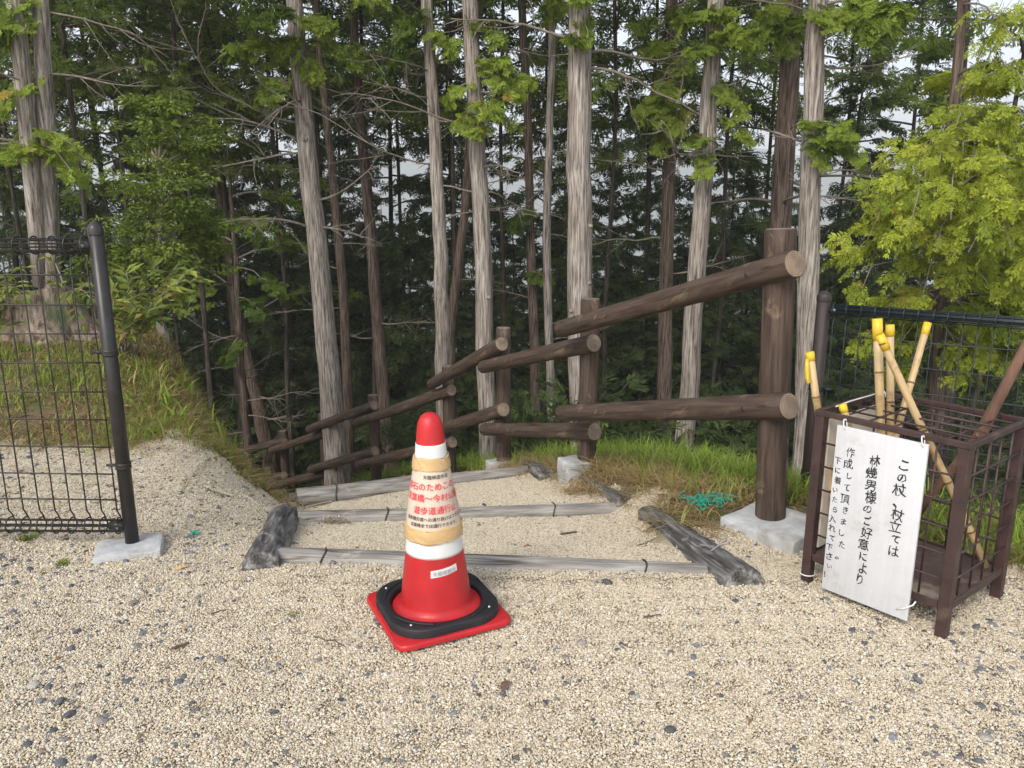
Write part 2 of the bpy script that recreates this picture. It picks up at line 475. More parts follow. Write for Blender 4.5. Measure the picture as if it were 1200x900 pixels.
def poly_near(L, x, y):
    x = np.asarray(x, float); y = np.asarray(y, float)
    best = np.full(x.shape, 1e18); h = np.zeros(x.shape); t = np.zeros(x.shape)
    for (x0, y0, h0), (x1, y1, h1) in zip(L[:-1], L[1:]):
        dx, dy = x1 - x0, y1 - y0; l2 = dx * dx + dy * dy
        s = np.clip(((x - x0) * dx + (y - y0) * dy) / l2, 0, 1)
        qx, qy = x - (x0 + s * dx), y - (y0 + s * dy)
        d2 = qx * qx + qy * qy
        side = np.where(dx * qy - dy * qx < 0, 1.0, -1.0)
        u = d2 < best
        best = np.where(u, d2, best); h = np.where(u, h0 + s * (h1 - h0), h); t = np.where(u, side * np.sqrt(d2), t)
    return h, t

def terrain(x, y):
    x = np.asarray(x, float); y = np.asarray(y, float)
    h, t = poly_near(PATH, x, y)
    h = np.where(y < 2.75, 0.0, h); t = np.where(y < 2.75, x + 0.18, t)
    ch, o = poly_near(CREST, x, y)
    # left of the path: a mound with the stump on it
    near = smooth(4.0, 5.4, y + 0.12 * (x + 2.2)) * smooth(7.6, 6.2, y) * smooth(-1.45, -3.2, x)
    m = 0.35 * near + 0.05 * smooth(-2.2, -3.6, x) * near
    m = m - 0.30 * np.maximum(0, y - 6.4) - 0.10 * np.maximum(0, y - 14)
    left = smooth(0.75, 1.55, -t)
    m = np.where(y < 4.0, np.where(y < 2.75, 0, m), m)
    z = h * (1 - left) + m * left
    z = np.where((y > 7.5) & (t < 0), h + np.minimum(0.5, 0.25 * np.maximum(0, -t - 0.9)) * smooth(7.5, 8.5, y) , z) * smooth(7.3, 8.6, y) + z * (1 - smooth(7.3, 8.6, y))
    # right: little bank up to the fence line
    up = smooth(0.70, 1.0, t) * smooth(2.9, 3.4, y)
    z = z * (1 - up) + np.maximum(ch, z) * up
    # beyond the crest (o > 0 lies on the left of its direction of travel reversed)
    out = np.maximum(0, o - 0.12)
    fall = 0.52 * (np.sqrt(out * out + 0.05) - math.sqrt(0.05))
    far = np.maximum(0, out - 30)
    z = np.where(o > 0, ch * 1.0 + (z - ch) * smooth(0.35, 0.0, o) - fall + 0.30 * far, z)
    z = np.maximum(z, -70)
    return z

def terrain1(x, y):
    return float(terrain(np.array([x]), np.array([y]))[0])

def wobble(x, y):
    """small undulation added to the sheet and to everything strewn on it"""
    return 0.010 * np.sin(3.1 * x + 1.3 * y) * np.sin(2.3 * y - 0.7 * x) + 0.003 * np.sin(9.0 * x + 2.0) * np.sin(8.0 * y + x)

def ground_z(x, y):
    return terrain(x, y) + wobble(np.asarray(x), np.asarray(y))

def gravel_mask(x, y):
    """1 where the cream gravel lies"""
    _, t = poly_near(PATH, x, y); t = np.where(y < 2.75, 0, t)
    _, o = poly_near(CREST, x, y)
    n = 0.10 * np.sin(4.1 * x + 2.0) * np.sin(3.7 * y) + 0.06 * np.sin(11 * x) * np.sin(9 * y + 1)
    g = smooth(4.32, 3.98, y + 0.15 * (x + 2.5) + n - 0.42 * smooth(-2.5, -1.75, x)) * smooth(-0.7, -0.95, t) + smooth(-0.98, -0.80, t)
    g = np.clip(g, 0, 1)
    g = g * (1 - smooth(0.72, 0.92, t + n) * smooth(3.05, 3.35, y))
    g = g * smooth(0.10, -0.12, o + n)
    return g * smooth(11.5, 10.5, y)

def axis(fine, lo, hi, step, growth, far):
    a = list(np.arange(lo, hi + 1e-6, step)); s = step
    x = hi
    while x < far: s *= growth; x += s; a.append(x)
    s = step; x = lo
    while x > -fine: s *= growth; x -= s; a.insert(0, x)
    return np.array(a)
gx = axis(1300, -4.5, 4.5, 0.06, 1.10, 1300)
gy = axis(120, 1.0, 8.5, 0.06, 1.09, 1450)
GX, GY = np.meshgrid(gx, gy)
GZ = ground_z(GX, GY) - 0.012 * gravel_mask(GX, GY) + RNG.normal(0, 0.004, GX.shape) * (1 - gravel_mask(GX, GY))
ny, nx = GX.shape
idx = np.arange(ny * nx).reshape(ny, nx)
GF = np.stack([idx[:-1, :-1], idx[:-1, 1:], idx[1:, 1:], idx[1:, :-1]], -1).reshape(-1, 4)
ground = np_obj('ground', np.stack([GX, GY, GZ], -1).reshape(-1, 3), GF, M['ground'], None, True, {'gravel': gravel_mask(GX, GY).ravel()})
tag(ground, kind='structure')

# far wooded hills across the valley
def hill(name, dist, height, seed, width, deep):
    n, k = 120, 26
    xs = np.linspace(-width, width, n); t = np.linspace(0, 1, k)
    rg = np.random.default_rng(seed)
    ph = rg.uniform(0, 6.28, 8)
    top = height * (0.62 + sum(0.20 / (i + 1) * np.sin(xs / width * (2.2 + 2.7 * i) * 2 + ph[i]) for i in range(8)))
    X = np.repeat(xs[None], k, 0)
    Y = dist + t[:, None] * deep + 0 * X
    prof = np.sin(t * math.pi / 2) ** 1.2
    Z = -80 + prof[:, None] * (top + 80)[None] + rg.normal(0, 3.0, (k, n)) * prof[:, None]
    ii = np.arange(k * n).reshape(k, n)
    F = np.stack([ii[:-1, :-1], ii[:-1, 1:], ii[1:, 1:], ii[1:, :-1]], -1).reshape(-1, 4)
    return tag(np_obj(name, np.stack([X, Y, Z], -1).reshape(-1, 3), F, M['hill']), kind='structure')
hill('hill', 620, 62, 3, 1350, 300)
hill('hill', 1050, 112, 8, 1400, 350)


# ------------------------------------------------------------------ log fence beside the path
def log_mesh_parts(name, p0, p1, r0, r1, mat, parent, seg=20, rings=14, rough=0.02, ends=(True, True), end_mat_=None, flat=0.0):
    """a log from p0 to p1 whose grain runs along its own X axis; its cut ends are sub-parts"""
    p0, p1 = Vector(p0), Vector(p1)
    L = (p1 - p0).length
    q = (p1 - p0).to_track_quat('X', 'Z')
    o_ = bpy.data.objects.new(name, None)
    ph = RNG.uniform(0, 6.28, 6)
    s = np.linspace(0, L, rings)
    th = np.linspace(0, 2 * np.pi, seg, endpoint=False)
    rad = np.interp(s, [0, L], [r0, r1])
    W = 1 + rough * (np.sin(2 * th[None] + ph[0] + s[:, None] * 2.1) + 0.7 * np.sin(3 * th[None] + ph[1] - s[:, None] * 3.3) + 0.5 * np.sin(5 * th[None] + ph[2] + s[:, None] * 5))
    RR = rad[:, None] * W
    # soft arris at both ends
    S = np.repeat(s[:, None], seg, 1)
    bev = 0.10 * min(r0, r1)
    RR = np.vstack([RR[:1] * 0.93, RR[:1], RR[1:-1], RR[-1:], RR[-1:] * 0.93])
    S = np.vstack([S[:1], S[:1] + bev, S[1:-1], S[-1:] - bev, S[-1:]])
    if rough > 0.05:
        for a_ in range(RR.shape[0]):
            for b_ in range(seg):
                q_ = Vector((S[a_, b_] * 3.2 + ph[3], math.cos(th[b_]) * 0.9, math.sin(th[b_]) * 0.9))
                RR[a_, b_] *= 1 + 0.17 * mnoise.noise(q_) + 0.10 * mnoise.noise(q_ * 3.1) + 0.07 * mnoise.noise(Vector((S[a_, b_] * 2, math.cos(th[b_]) * 7, math.sin(th[b_]) * 7)))
    V = np.stack([S, RR * np.cos(th), RR * np.sin(th)], -1)
    n = len(S)
    i = np.arange(n - 1)[:, None] * seg; j = np.arange(seg)[None]; j2 = (j + 1) % seg
    F = np.stack([i + j, i + j2, i + seg + j2, i + seg + j], -1).reshape(-1, 4)
    me = np_mesh(name, V.reshape(-1, 3), F, mat)
    o = bpy.data.objects.new(name, me)
    link(o, parent)
    mw = Matrix.Translation(p0) @ q.to_matrix().to_4x4()
    o.matrix_local = (parent.matrix_world.inverted() @ mw) if parent is not None else mw
    for e, (yes, x, sgn) in enumerate(((ends[0], 0.0, -1), (ends[1], L, 1))):
        ring = V[0] if e == 0 else V[-1]
        if not yes:
            pass
        cv = [(x + sgn * 0.002, 0, 0)] + [(x + sgn * 0.0015, p[1] * 0.55, p[2] * 0.55) for p in ring] + [tuple(p) for p in ring]
        cf = [(0, 1 + k, 1 + (k + 1) % seg) for k in range(seg)]
        cq = [(1 + k, 1 + seg + k, 1 + seg + (k + 1) % seg, 1 + (k + 1) % seg) for k in range(seg)]
        cm = bpy.data.meshes.new('cut_end'); cm.from_pydata(cv, [], cf + cq)
        cm.materials.append(end_mat_ or M['log_end'])
        if not yes: cm.materials[0] = mat
        link(bpy.data.objects.new('cut_end', cm), o)
    return o

fence = thing('log_fence', 'brown round-log post and rail fence stepping down beside the path', 'fence', (1.19, 3.3, 0))
bpy.context.view_layer.update()
POSTS = [(905, 268, 3.30, .064), (692, 350, 5.0, .061), (590, 384, 6.3, .060), (525, 429, 7.4, .060), (437, 463, 8.8, .060), (378, 485, 9.9, .059), (331, 505, 11.0, .058), (286, 519, 12.0, .056)]
post_xy = []
for k, (u, v, d, r) in enumerate(POSTS):
    top = at(u + (10 if k == 0 else 0), v, d)
    zb = terrain1(top.x, top.y)
    post_xy.append(top)
    p0 = Vector((top.x + (0.055 if k == 0 else 0), top.y, min(zb, top.z - 1.0) - 0.1))
    log_mesh_parts('post', p0, top, r * 1.02, r, M['log'], fence, rough=0.012)
# rails: (upper?, right end u v d, left end u v d)
RAILS = [(932, 309, 3.16, 657, 386, 4.98), (925, 476, 3.16, 658, 484, 4.98), (696, 402, 4.82, 566, 430, 6.3), (697, 506, 4.82, 568, 503, 6.3),
         (588, 403, 6.12, 506, 450, 7.45), (590, 480, 6.12, 517, 503, 7.4), (529, 457, 7.2, 417, 496, 8.85), (530, 518, 7.2, 419, 545, 8.85),
         (439, 475, 8.62, 362, 503, 9.95), (440, 529, 8.62, 364, 550, 9.95), (381, 507, 9.75, 318, 528, 11.05), (382, 554, 9.75, 314, 570, 11.05),
         (333, 517, 10.85, 272, 531, 12.1), (333, 557, 10.85, 285, 569, 12.1)]
for (ua, va, da, ub, vb, db) in RAILS:
    log_mesh_parts('rail', at(ub, vb, db - 0.13), at(ua, va, da), 0.052, 0.058, M['log'], fence, rough=0.016)
# bolts where a rail is fixed to its post
for (ua, va, da, ub, vb, db) in RAILS[:4]:
    p = at(ua - 58 if ua > 900 else ua - 25, va + (14 if va < 320 else 4 if va < 480 else 2), da - 0.02)
    a, b = at(ub, vb, db - 0.13), at(ua, va, da)
    c = b.lerp(a, 0.11 if ua > 900 else 0.10)
    dirv = (b - a).normalized(); nrm = Vector((0, 0, 1)).cross(dirv).normalized()
    if nrm.y > 0: nrm = -nrm
    V, F = tube([c + nrm * 0.050, c + nrm * 0.0605], [0.0135, 0.012], 12)
    np_obj('bolt', V, F, M['iron'], fence).matrix_local = fence.matrix_world.inverted()
# concrete footings
def footing(parent, x, y, z, sx, sy, h, rz, name='footing'):
    bm = box_bm(sx, sy, h, 0.012, 2)
    bmesh.ops.subdivide_edges(bm, edges=[e for e in bm.edges if e.calc_length() > 0.1], cuts=5, use_grid_fill=True)
    for v in bm.verts:
        n = mnoise.noise(Vector((v.co.x * 9 + x * 7, v.co.y * 9, v.co.z * 9)))
        v.co += v.normal * n * 0.006
        if v.co.z > 0: v.co.z += 0.006 * mnoise.noise(Vector((v.co.x * 22, v.co.y * 22, x)))
    o = bm_obj(name, bm, M['concrete'], parent, 40)
    mw = Matrix.Translation((x, y, z)) @ Matrix.Rotation(rz, 4, 'Z')
    o.matrix_local = parent.matrix_world.inverted() @ mw
    return o
footing(fence, 1.165, 3.255, -0.062, 0.36, 0.33, 0.13, R(-48))
pB, pC, pD = post_xy[1], post_xy[2], post_xy[3]
footing(fence, pB.x - 0.08, pB.y - 0.03, terrain1(pB.x, pB.y) - 0.055, 0.18, 0.20, 0.22, R(18))
footing(fence, pC.x - 0.03, pC.y - 0.03, terrain1(pC.x, pC.y) - 0.05, 0.20, 0.18, 0.26, R(25))

# ------------------------------------------------------------------ path edging: step logs and side logs
def lay_log(name, label, p0, p1, r0, r1, mat, cat='log', group=None, rough=0.04, staples=(), end=None, seg=30):
    root = thing(name, label, cat, (p0[0] + (p1[0] - p0[0]) / 2, p0[1] + (p1[1] - p0[1]) / 2, min(p0[2], p1[2]) - r0), 0, group)
    bpy.context.view_layer.update()
    lg = log_mesh_parts('timber', p0, p1, r0, r1, mat, root, seg=seg, rings=44 if rough > 0.05 else 26, rough=rough, end_mat_=end or mat)
    p0, p1 = Vector(p0), Vector(p1)
    for f in staples:
        c = p0.lerp(p1, f); d = (p1 - p0).normalized(); n = Vector((d.y, -d.x, 0)).normalized()
        if n.y > 0: n = -n
        r = r0 * 1.10
        for off in (0.0,):
            th = np.linspace(-0.3, 2.4, 12)
            P = [c + d * (off + 0.007 * math.sin(3 * t)) + Vector((0, 0, 1)) * r * math.cos(t - 0.15) + n * r * math.sin(t - 0.15) for t in th]
            V, F = tube(P, 0.0035, 6)
            np_obj('staple', V, F, M['iron'], root).matrix_local = root.matrix_world.inverted()
    return root

def gp(x, y, dz=0.0):
    return (x, y, terrain1(x, y) + dz)
lay_log('step_log', 'pale weathered step log nearest the traffic cone across the gravel', (-0.93, 2.90, -0.020), (0.74, 2.755, -0.020), 0.050, 0.052, M['log_grey'], 'log', 'step logs across the path', 0.03, (0.115, 0.86))
lay_log('step_log', 'middle grey step log half buried in gravel, behind the cone', (-1.19, 4.02, -0.330), (0.68, 4.17, -0.332), 0.052, 0.05, M['log_grey'], 'log', 'step logs across the path', 0.03, (0.27, 0.76))
lay_log('step_log', 'farthest pale step log at the top of the descent', (-1.43, 4.92, -0.555), (0.14, 5.56, -0.605), 0.068, 0.06, M['log_grey'], 'log', 'step logs across the path', 0.03, (0.15,))
lay_log('side_log', 'charred knobbly log edging the path on the cone side of the mound', (-0.955, 2.76, 0.002), (-1.17, 3.80, -0.205), 0.074, 0.064, M['log_char'], 'log', None, 0.08)
sl = lay_log('side_log', 'charred split log edging the path below the concrete post footing', (0.835, 2.63, -0.005), (0.69, 3.72, -0.185), 0.084, 0.064, M['log_char'], 'log', None, 0.08)
c = Vector((0.845, 2.86, terrain1(0.84, 2.86)))
P = [c + Vector((0.02 * math.sin(t * 2), 0.02 * math.cos(t), 0)) + Vector((-math.cos(t) * 0.097, 0, math.sin(t) * 0.098)) for t in np.linspace(0.1, 1.7, 12)]
V, F = tube(P, 0.004, 6); np_obj('wire_tie', V, F, M['steel'], sl).matrix_local = sl.matrix_world.inverted()
lay_log('side_log', 'short dark log poking out of the dry grass bank', (0.64, 4.14, -0.30), (0.47, 4.85, -0.43), 0.065, 0.055, M['log_char'], 'log', None, 0.10)
lay_log('side_log', 'dark log end beside the second concrete footing', gp(0.24, 5.15, 0.0), gp(0.12, 5.75, 0.02), 0.055, 0.05, M['log_char'], 'log', None, 0.10)
for a, (s0, s1) in enumerate([((-2.25, 6.55), (-0.75, 7.3)), ((-3.15, 7.75), (-1.7, 8.75)), ((-3.95, 8.75), (-2.5, 9.7))]):
    lay_log('step_log', ['step log just over the edge of the descent', 'step log part way down the stairs', 'lowest step log down the stairs'][a], gp(*s0, .02), gp(*s1, .02), 0.055, 0.055, M['log_grey'], 'log', 'step logs across the path', 0.03)

# ------------------------------------------------------------------ wire mesh fences
def mesh_fence(name, label, p0, p1, z_top, z_bot, mat, cell_w, n_h, roll_r, n_roll, post_r=0.03, far_post=True, wire_r=0.0022, bottom_roll=True, post_low=0.0, core=0.0, post_mat=None):
    """welded wire panel between a post at p0 and one at p1; the upper (and lower) edge of the panel is rolled over"""
    root = thing(name, label, 'fence', (p0[0], p0[1], post_low))
    bpy.context.view_layer.update()
    inv = root.matrix_world.inverted()
    p0 = Vector((p0[0], p0[1], 0)); p1 = Vector((p1[0], p1[1], 0))
    d = (p1 - p0).normalized(); L = (p1 - p0).length
    n = Vector((d.y, -d.x, 0))
    if n.y > 0: n = -n
    def put(nm, V, F, m=mat, par=root, sm=True):
        o = np_obj(nm, V, F, m, par, sm)
        if par is root: o.matrix_local = inv
        return o
    for k, q in enumerate([p0, p1][:2 if far_post else 1]):
        h = z_top + 0.035
        prof = [(0.0001, post_low - 0.1), (post_r, post_low - 0.1), (post_r, h - 0.03), (post_r * 1.07, h - 0.03), (post_r * 1.07, h - 0.006), (post_r * 0.9, h + 0.004), (post_r * 0.4, h + 0.018), (0.0001, h + 0.022)]
        V, F = lathe(prof[:3] + [(post_r * 0.9, h - 0.029)], 24)
        put('post', V + np.array(q), F, post_mat or mat)
        V, F = lathe(prof[3:], 24)
        cp = put('post_cap', V + np.array(q), F, post_mat or mat); cut_sharp(cp, 40)
        for zc in ((z_top - z_bot) * 0.63 + z_bot, (z_top - z_bot) * 0.245 + z_bot):
            V, F = lathe([(post_r + 0.0005, zc - 0.012), (post_r + 0.004, zc - 0.012), (post_r + 0.004, zc - 0.006), (post_r + 0.002, zc), (post_r + 0.004, zc + 0.006), (post_r + 0.004, zc + 0.012), (post_r + 0.0005, zc + 0.012)], 24)
            cl = put('clamp', V + np.array(q), F)
            s = 1 if k == 0 else -1
            V, F = tube([q + d * s * post_r + Vector((0, 0, zc)), q + d * s * (post_r + 0.04) + Vector((0, 0, zc))], [0.007, 0.006], 8)
            b = np_obj('clamp_bolt', V, F, mat, cl)
        s = 1 if k == 0 else -1
        for zc in (z_top - roll_r, z_bot + roll_r):
            V, F = tube([q + d * s * (post_r * 0.8) + Vector((0, 0, zc)), q + d * s * (post_r + 0.055) + Vector((0, 0, zc))], [roll_r * 0.62, roll_r * 0.6], 12)
            br = put('end_bracket', V, F)
            V, F = tube([q + d * s * (post_r + 0.02) + n * roll_r * 0.55 + Vector((0, 0, zc)), q + d * s * (post_r + 0.02) + n * (roll_r * 0.55 + 0.008) + Vector((0, 0, zc))], 0.009, 8)
            np_obj('bolt', V, F, M['steel'], br)
    a, b = p0 + d * (post_r + 0.012), p1 - d * (post_r + 0.012)
    for k in range(n_h):
        z = z_bot + roll_r + (z_top - z_bot - 2 * roll_r) * (k + 0.5 * 0) / (n_h - 1) if n_h > 1 else z_bot
        if 0 < k < n_h - 1:
            ph = RNG.uniform(0, 6)
            P = [a.lerp(b, t) + Vector((0, 0, z + 0.0025 * math.sin(7 * t + ph))) + n * 0.004 for t in np.linspace(0, 1, 9)]
            V, F = tube(P, wire_r, 6); put('horizontal_wire', V, F)
    zt, zb = z_top - roll_r, z_bot + roll_r
    for zc in ([zt, zb] if bottom_roll else [zt]):
        for k in range(n_roll):
            t = 2 * math.pi * k / n_roll + 0.3
            o = Vector((0, 0, zc + roll_r * 0.78 * math.sin(t))) + n * (roll_r * 0.78 * math.cos(t))
            V, F = tube([a + o, a.lerp(b, .5) + o + Vector((0, 0, -0.004)), b + o], wire_r * 1.1, 6); put('roll_wire', V, F)
    if core:
        V, F = tube([a + Vector((0, 0, zt)), b + Vector((0, 0, zt))], core, 12); put('top_rail', V, F)
    nv = int(L / cell_w)
    for k in range(nv + 1):
        c = p0 + d * (post_r + 0.02 + (L - 2 * post_r - 0.04) * k / nv + RNG.normal(0, 0.002))
        P = []
        for t in np.linspace(-2.2, 4.0, 16)[::-1]:
            P.append(c + Vector((0, 0, zt + roll_r * math.sin(t))) + n * (roll_r * math.cos(t) - roll_r) )
        P = [c + Vector((0, 0, zt + roll_r * math.sin(t))) + n * (roll_r * math.cos(t)) for t in np.linspace(-2.6, math.pi, 16)]
        P += [c - n * roll_r * 0.5 + Vector((0, 0, zt - roll_r * 1.2)), c + Vector((0, 0, zt - roll_r * 2.0))]
        if bottom_roll:
            P += [c + Vector((0, 0, zb + roll_r * 2.0)), c - n * roll_r * 0.5 + Vector((0, 0, zb + roll_r * 1.2))]
            P += [c + Vector((0, 0, zb + roll_r * math.sin(t))) + n * (roll_r * math.cos(t)) for t in np.linspace(math.pi, 2 * math.pi + 2.4, 16)]
        else:
            P += [c + Vector((0, 0, zb))]
        V, F = tube(P, wire_r, 5); put('vertical_wire', V, F)
    return root
lf = mesh_fence('mesh_fence', 'black welded-wire fence panel on a square concrete footing', (-1.55, 2.987), (-3.55, 3.03), 1.245, 0.055, M['black_paint'], 0.066, 11, 0.033, 6, 0.0265, wire_r=0.0031)
bpy.context.view_layer.update()
footing(lf, -1.555, 2.965, -0.034, 0.25, 0.20, 0.10, R(20))
rf = mesh_fence('mesh_fence', 'dark green wire fence with rolled top behind the stick rack', (1.475, 3.72), (3.10, 2.66), 0.905, -0.22, M['green_paint'], 0.062, 10, 0.031, 9, 0.032, wire_r=0.0027, post_low=-0.35, core=0.019, post_mat=simple_mat('brown_black_post', (0.030, 0.020, 0.018), 0.5, 0.4, 30, 0.3, stretch=(3, 3, 0.1)))

# ------------------------------------------------------------------ traffic cone
CX, CY = -0.257, 2.445
CZ = terrain1(CX, CY) + 0.012
cone = thing('traffic_cone', 'red and white traffic cone with a taped paper notice', 'traffic cone', (CX, CY, CZ), R(25.5))
cone.rotation_euler = (R(-0.4), R(-0.6), R(25.5))
bpy.context.view_layer.update()
def cone_r(z):
    return np.interp(z, [0.03, 0.05, 0.10, 0.25, 0.56, 0.645, 0.67, 0.688, 0.698, 0.702], [0.128, 0.119, 0.114, 0.0935, 0.0515, 0.0430, 0.0390, 0.0300, 0.0170, 0.0001])
zs = [0.022, 0.03, 0.036, 0.045, 0.06, 0.10, 0.16, 0.25, 0.35, 0.45, 0.56, 0.62, 0.645, 0.66, 0.67, 0.68, 0.688, 0.694, 0.698, 0.701, 0.702]
prof = [(0.152, 0.018), (0.152, 0.030), (0.147, 0.034), (0.132, 0.036)] + [(float(cone_r(z)), z) for z in zs[3:]]
V, F = lathe(prof, 64)
np_obj('cone_body', V, F, M['cone_red'], cone)
def rounded_plate(w, h, rad, z0, name, mat, parent, hole=0.0, bev=0.006, chamf=0.0):
    """square plate with rounded corners and, if asked for, a round hole"""
    nseg = 64
    th = np.linspace(0, 2 * np.pi, nseg, endpoint=False)
    def sq(half, r):
        out = []
        for t in th:
            c, s = math.cos(t), math.sin(t)
            # superellipse-like: ray against a rounded square
            lo, hi = 0.0, half * 1.5
            for _ in range(30):
                m_ = (lo + hi) / 2; x, y = abs(m_ * c), abs(m_ * s)
                k = half - r
                dx, dy = max(x - k, 0), max(y - k, 0)
                inside = (dx * dx + dy * dy <= r * r) and x <= half and y <= half
                lo, hi = (m_, hi) if inside else (lo, m_)
            out.append(lo)
        return np.array(out)
    half = w / 2
    rings = [(sq(half, rad), z0), (sq(half, rad), z0 + h - bev), (sq(half - bev * 0.35, rad), z0 + h - bev * 0.3), (sq(half - bev, rad), z0 + h)]
    if hole:
        rings += [(np.full(nseg, hole + bev), z0 + h), (np.full(nseg, hole), z0 + h - bev), (np.full(nseg, hole), z0)]
    else:
        rings += [(np.full(nseg, 0.1), z0 + h), (np.full(nseg, 0.0005), z0 + h)]
    V = np.vstack([np.stack([r_ * np.cos(th), r_ * np.sin(th), np.full(nseg, z)], -1) for r_, z in rings])
    n = len(rings)
    i = np.arange(n - 1)[:, None] * nseg; j = np.arange(nseg)[None]; j2 = (j + 1) % nseg
    F = np.stack([i + j, i + j2, i + nseg + j2, i + nseg + j], -1).reshape(-1, 4)
    o = np_obj(name, V, F, mat, parent); cut_sharp(o, 50)
    return o
rounded_plate(0.398, 0.018, 0.035, 0.0, 'base_plate', M['cone_red'], cone)
def cone_band(name, z0, z1, off, mat, bulge=None, seg=72, rings=10, crinkle=0.0, part_of=cone, tilt=0.0):
    z = np.linspace(z0, z1, rings); th = np.linspace(0, 2 * np.pi, seg, endpoint=False)
    rr = (cone_r(z) + off)[:, None] * np.ones(seg)[None]
    if bulge: rr = rr + np.interp(z, *bulge)[:, None]
    zz = np.repeat(z[:, None], seg, 1)
    if crinkle:
        rg = np.random.default_rng(int(z0 * 1000))
        for _ in range(14):
            a, b, c_ = rg.uniform(2, 16), rg.uniform(30, 160), rg.uniform(0, 6.28)
            rr = rr + crinkle / 3.5 * np.abs(np.sin(np.round(a) * th[None] + b * z[:, None] + c_)) ** 3
        edge = np.zeros(rings); edge[0] = edge[-1] = 1
        zz = zz + edge[:, None] * 0.003 * (np.sin(3 * th + z0 * 40) + 0.6 * np.sin(7 * th))[None]
    zz = zz + tilt * np.cos(th)[None]
    rr = np.vstack([rr[:1] - off * 0.9, rr, rr[-1:] - off * 0.9]); zz = np.vstack([zz[:1], zz, zz[-1:]])
    V = np.stack([rr * np.cos(th), rr * np.sin(th), zz], -1).reshape(-1, 3)
    n = rings + 2
    i = np.arange(n - 1)[:, None] * seg; j = np.arange(seg)[None]; j2 = (j + 1) % seg
    F = np.stack([i + j, i + j2, i + seg + j2, i + seg + j], -1).reshape(-1, 4)
    return np_obj(name, V, F, mat, part_of)
cone_band('white_band', 0.555, 0.602, 0.0010, M['cone_white'])
cone_band('white_band', 0.232, 0.312, 0.0010, M['cone_white'])
BUL = ([0.29, 0.31, 0.36, 0.42, 0.50, 0.56], [0.001, 0.004, 0.006, 0.004, 0.001, 0.0])
notice = cone_band('paper_notice', 0.300, 0.545, 0.0022, M['paper'], BUL, rings=24, crinkle=0.0004)
cone_band('packing_tape', 0.520, 0.560, 0.0038, M['tape'], BUL, rings=16, crinkle=0.0016)
cone_band('packing_tape', 0.286, 0.332, 0.0042, M['tape'], BUL, rings=18, crinkle=0.0018)

# lettering: the built-in typeface turned into thin mesh
def glyphs(s, size=1.0):
    c = bpy.data.curves.new('lettering', 'FONT'); c.body = s; c.size = size; c.resolution_u = 3
    o = bpy.data.objects.new('lettering', c); COL.objects.link(o)
    dg = bpy.context.evaluated_depsgraph_get(); dg.update()
    me = bpy.data.meshes.new_from_object(o.evaluated_get(dg))
    bm = bmesh.new(); bm.from_mesh(me)
    bpy.data.objects.remove(o); bpy.data.curves.remove(c); bpy.data.meshes.remove(me)
    return bm

def grow(bm, w):
    """make strokes heavier: push outline vertices outwards"""
    mv = {}
    for e in bm.edges:
        if len(e.link_faces) == 1:
            f = e.link_faces[0]; cm = f.calc_center_median(); mid = (e.verts[0].co + e.verts[1].co) / 2
            d = (e.verts[1].co - e.verts[0].co); nn = Vector((d.y, -d.x, 0))
            if nn.length < 1e-9: continue
            nn.normalize()
            if nn.dot(mid - cm) < 0: nn = -nn
            for v in e.verts: mv[v] = mv.get(v, Vector()) + nn
    for v, n_ in mv.items():
        if n_.length > 1e-6: v.co += n_.normalized() * w

def cone_text(name, s, z_mid, height, a_mid, mat, heavy=0.0, off=0.0065, parent=None, flip=0.0, tilt=0.0):
    bm = glyphs(s, 1.0)
    bmesh.ops.remove_doubles(bm, verts=bm.verts, dist=1e-4)
    grow(bm, heavy)
    x1 = max(v.co.x for v in bm.verts); x0 = min(v.co.x for v in bm.verts)
    for k in range(1, int((x1 - x0) / 0.22)):
        g = bm.verts[:] + bm.edges[:] + bm.faces[:]
        bmesh.ops.bisect_plane(bm, geom=g, plane_co=(x0 + k * 0.22, 0, 0), plane_no=(1, 0, 0))
    sc = height
    for v in bm.verts:
        x, y = (v.co.x - (x0 + x1) / 2) * sc, (v.co.y - 0.38) * sc
        z = z_mid + y + tilt * x
        r = float(cone_r(z_mid)) + float(np.interp(z_mid, *BUL)) + off
        r2 = float(cone_r(z)) + float(np.interp(z, *BUL)) + off
        a = a_mid + x / r
        v.co = Vector((r2 * math.cos(a), r2 * math.sin(a), z))
    return bm_obj(name, bm, mat, parent or cone)
# direction from the cone to the camera, in the cone's own frame
A0 = math.atan2(-CY, -CX) - R(25.5)
cone_text('lettering', '天龍峡遊歩道', 0.503, 0.0145, A0 + 0.22, M['ink'], 0.012, parent=notice)
cone_text('lettering', '落石のためこの', 0.472, 0.0265, A0 - 0.10, M['red_ink'], 0.011, parent=notice)
cone_text('lettering', '双葉橋～今村公園', 0.436, 0.0265, A0 + 0.0, M['red_ink'], 0.011, parent=notice)
cone_text('lettering', '遊歩道通行止', 0.397, 0.0265, A0 + 0.13, M['red_ink'], 0.011, parent=notice)
cone_text('lettering', '温泉橋方面への通り抜けはできません。', 0.3685, 0.0138, A0 + 0.22, M['ink'], 0.014, parent=notice)
cone_text('lettering', '双葉橋までは通行できます。', 0.3480, 0.0138, A0 + 0.02, M['ink'], 0.014, parent=notice)
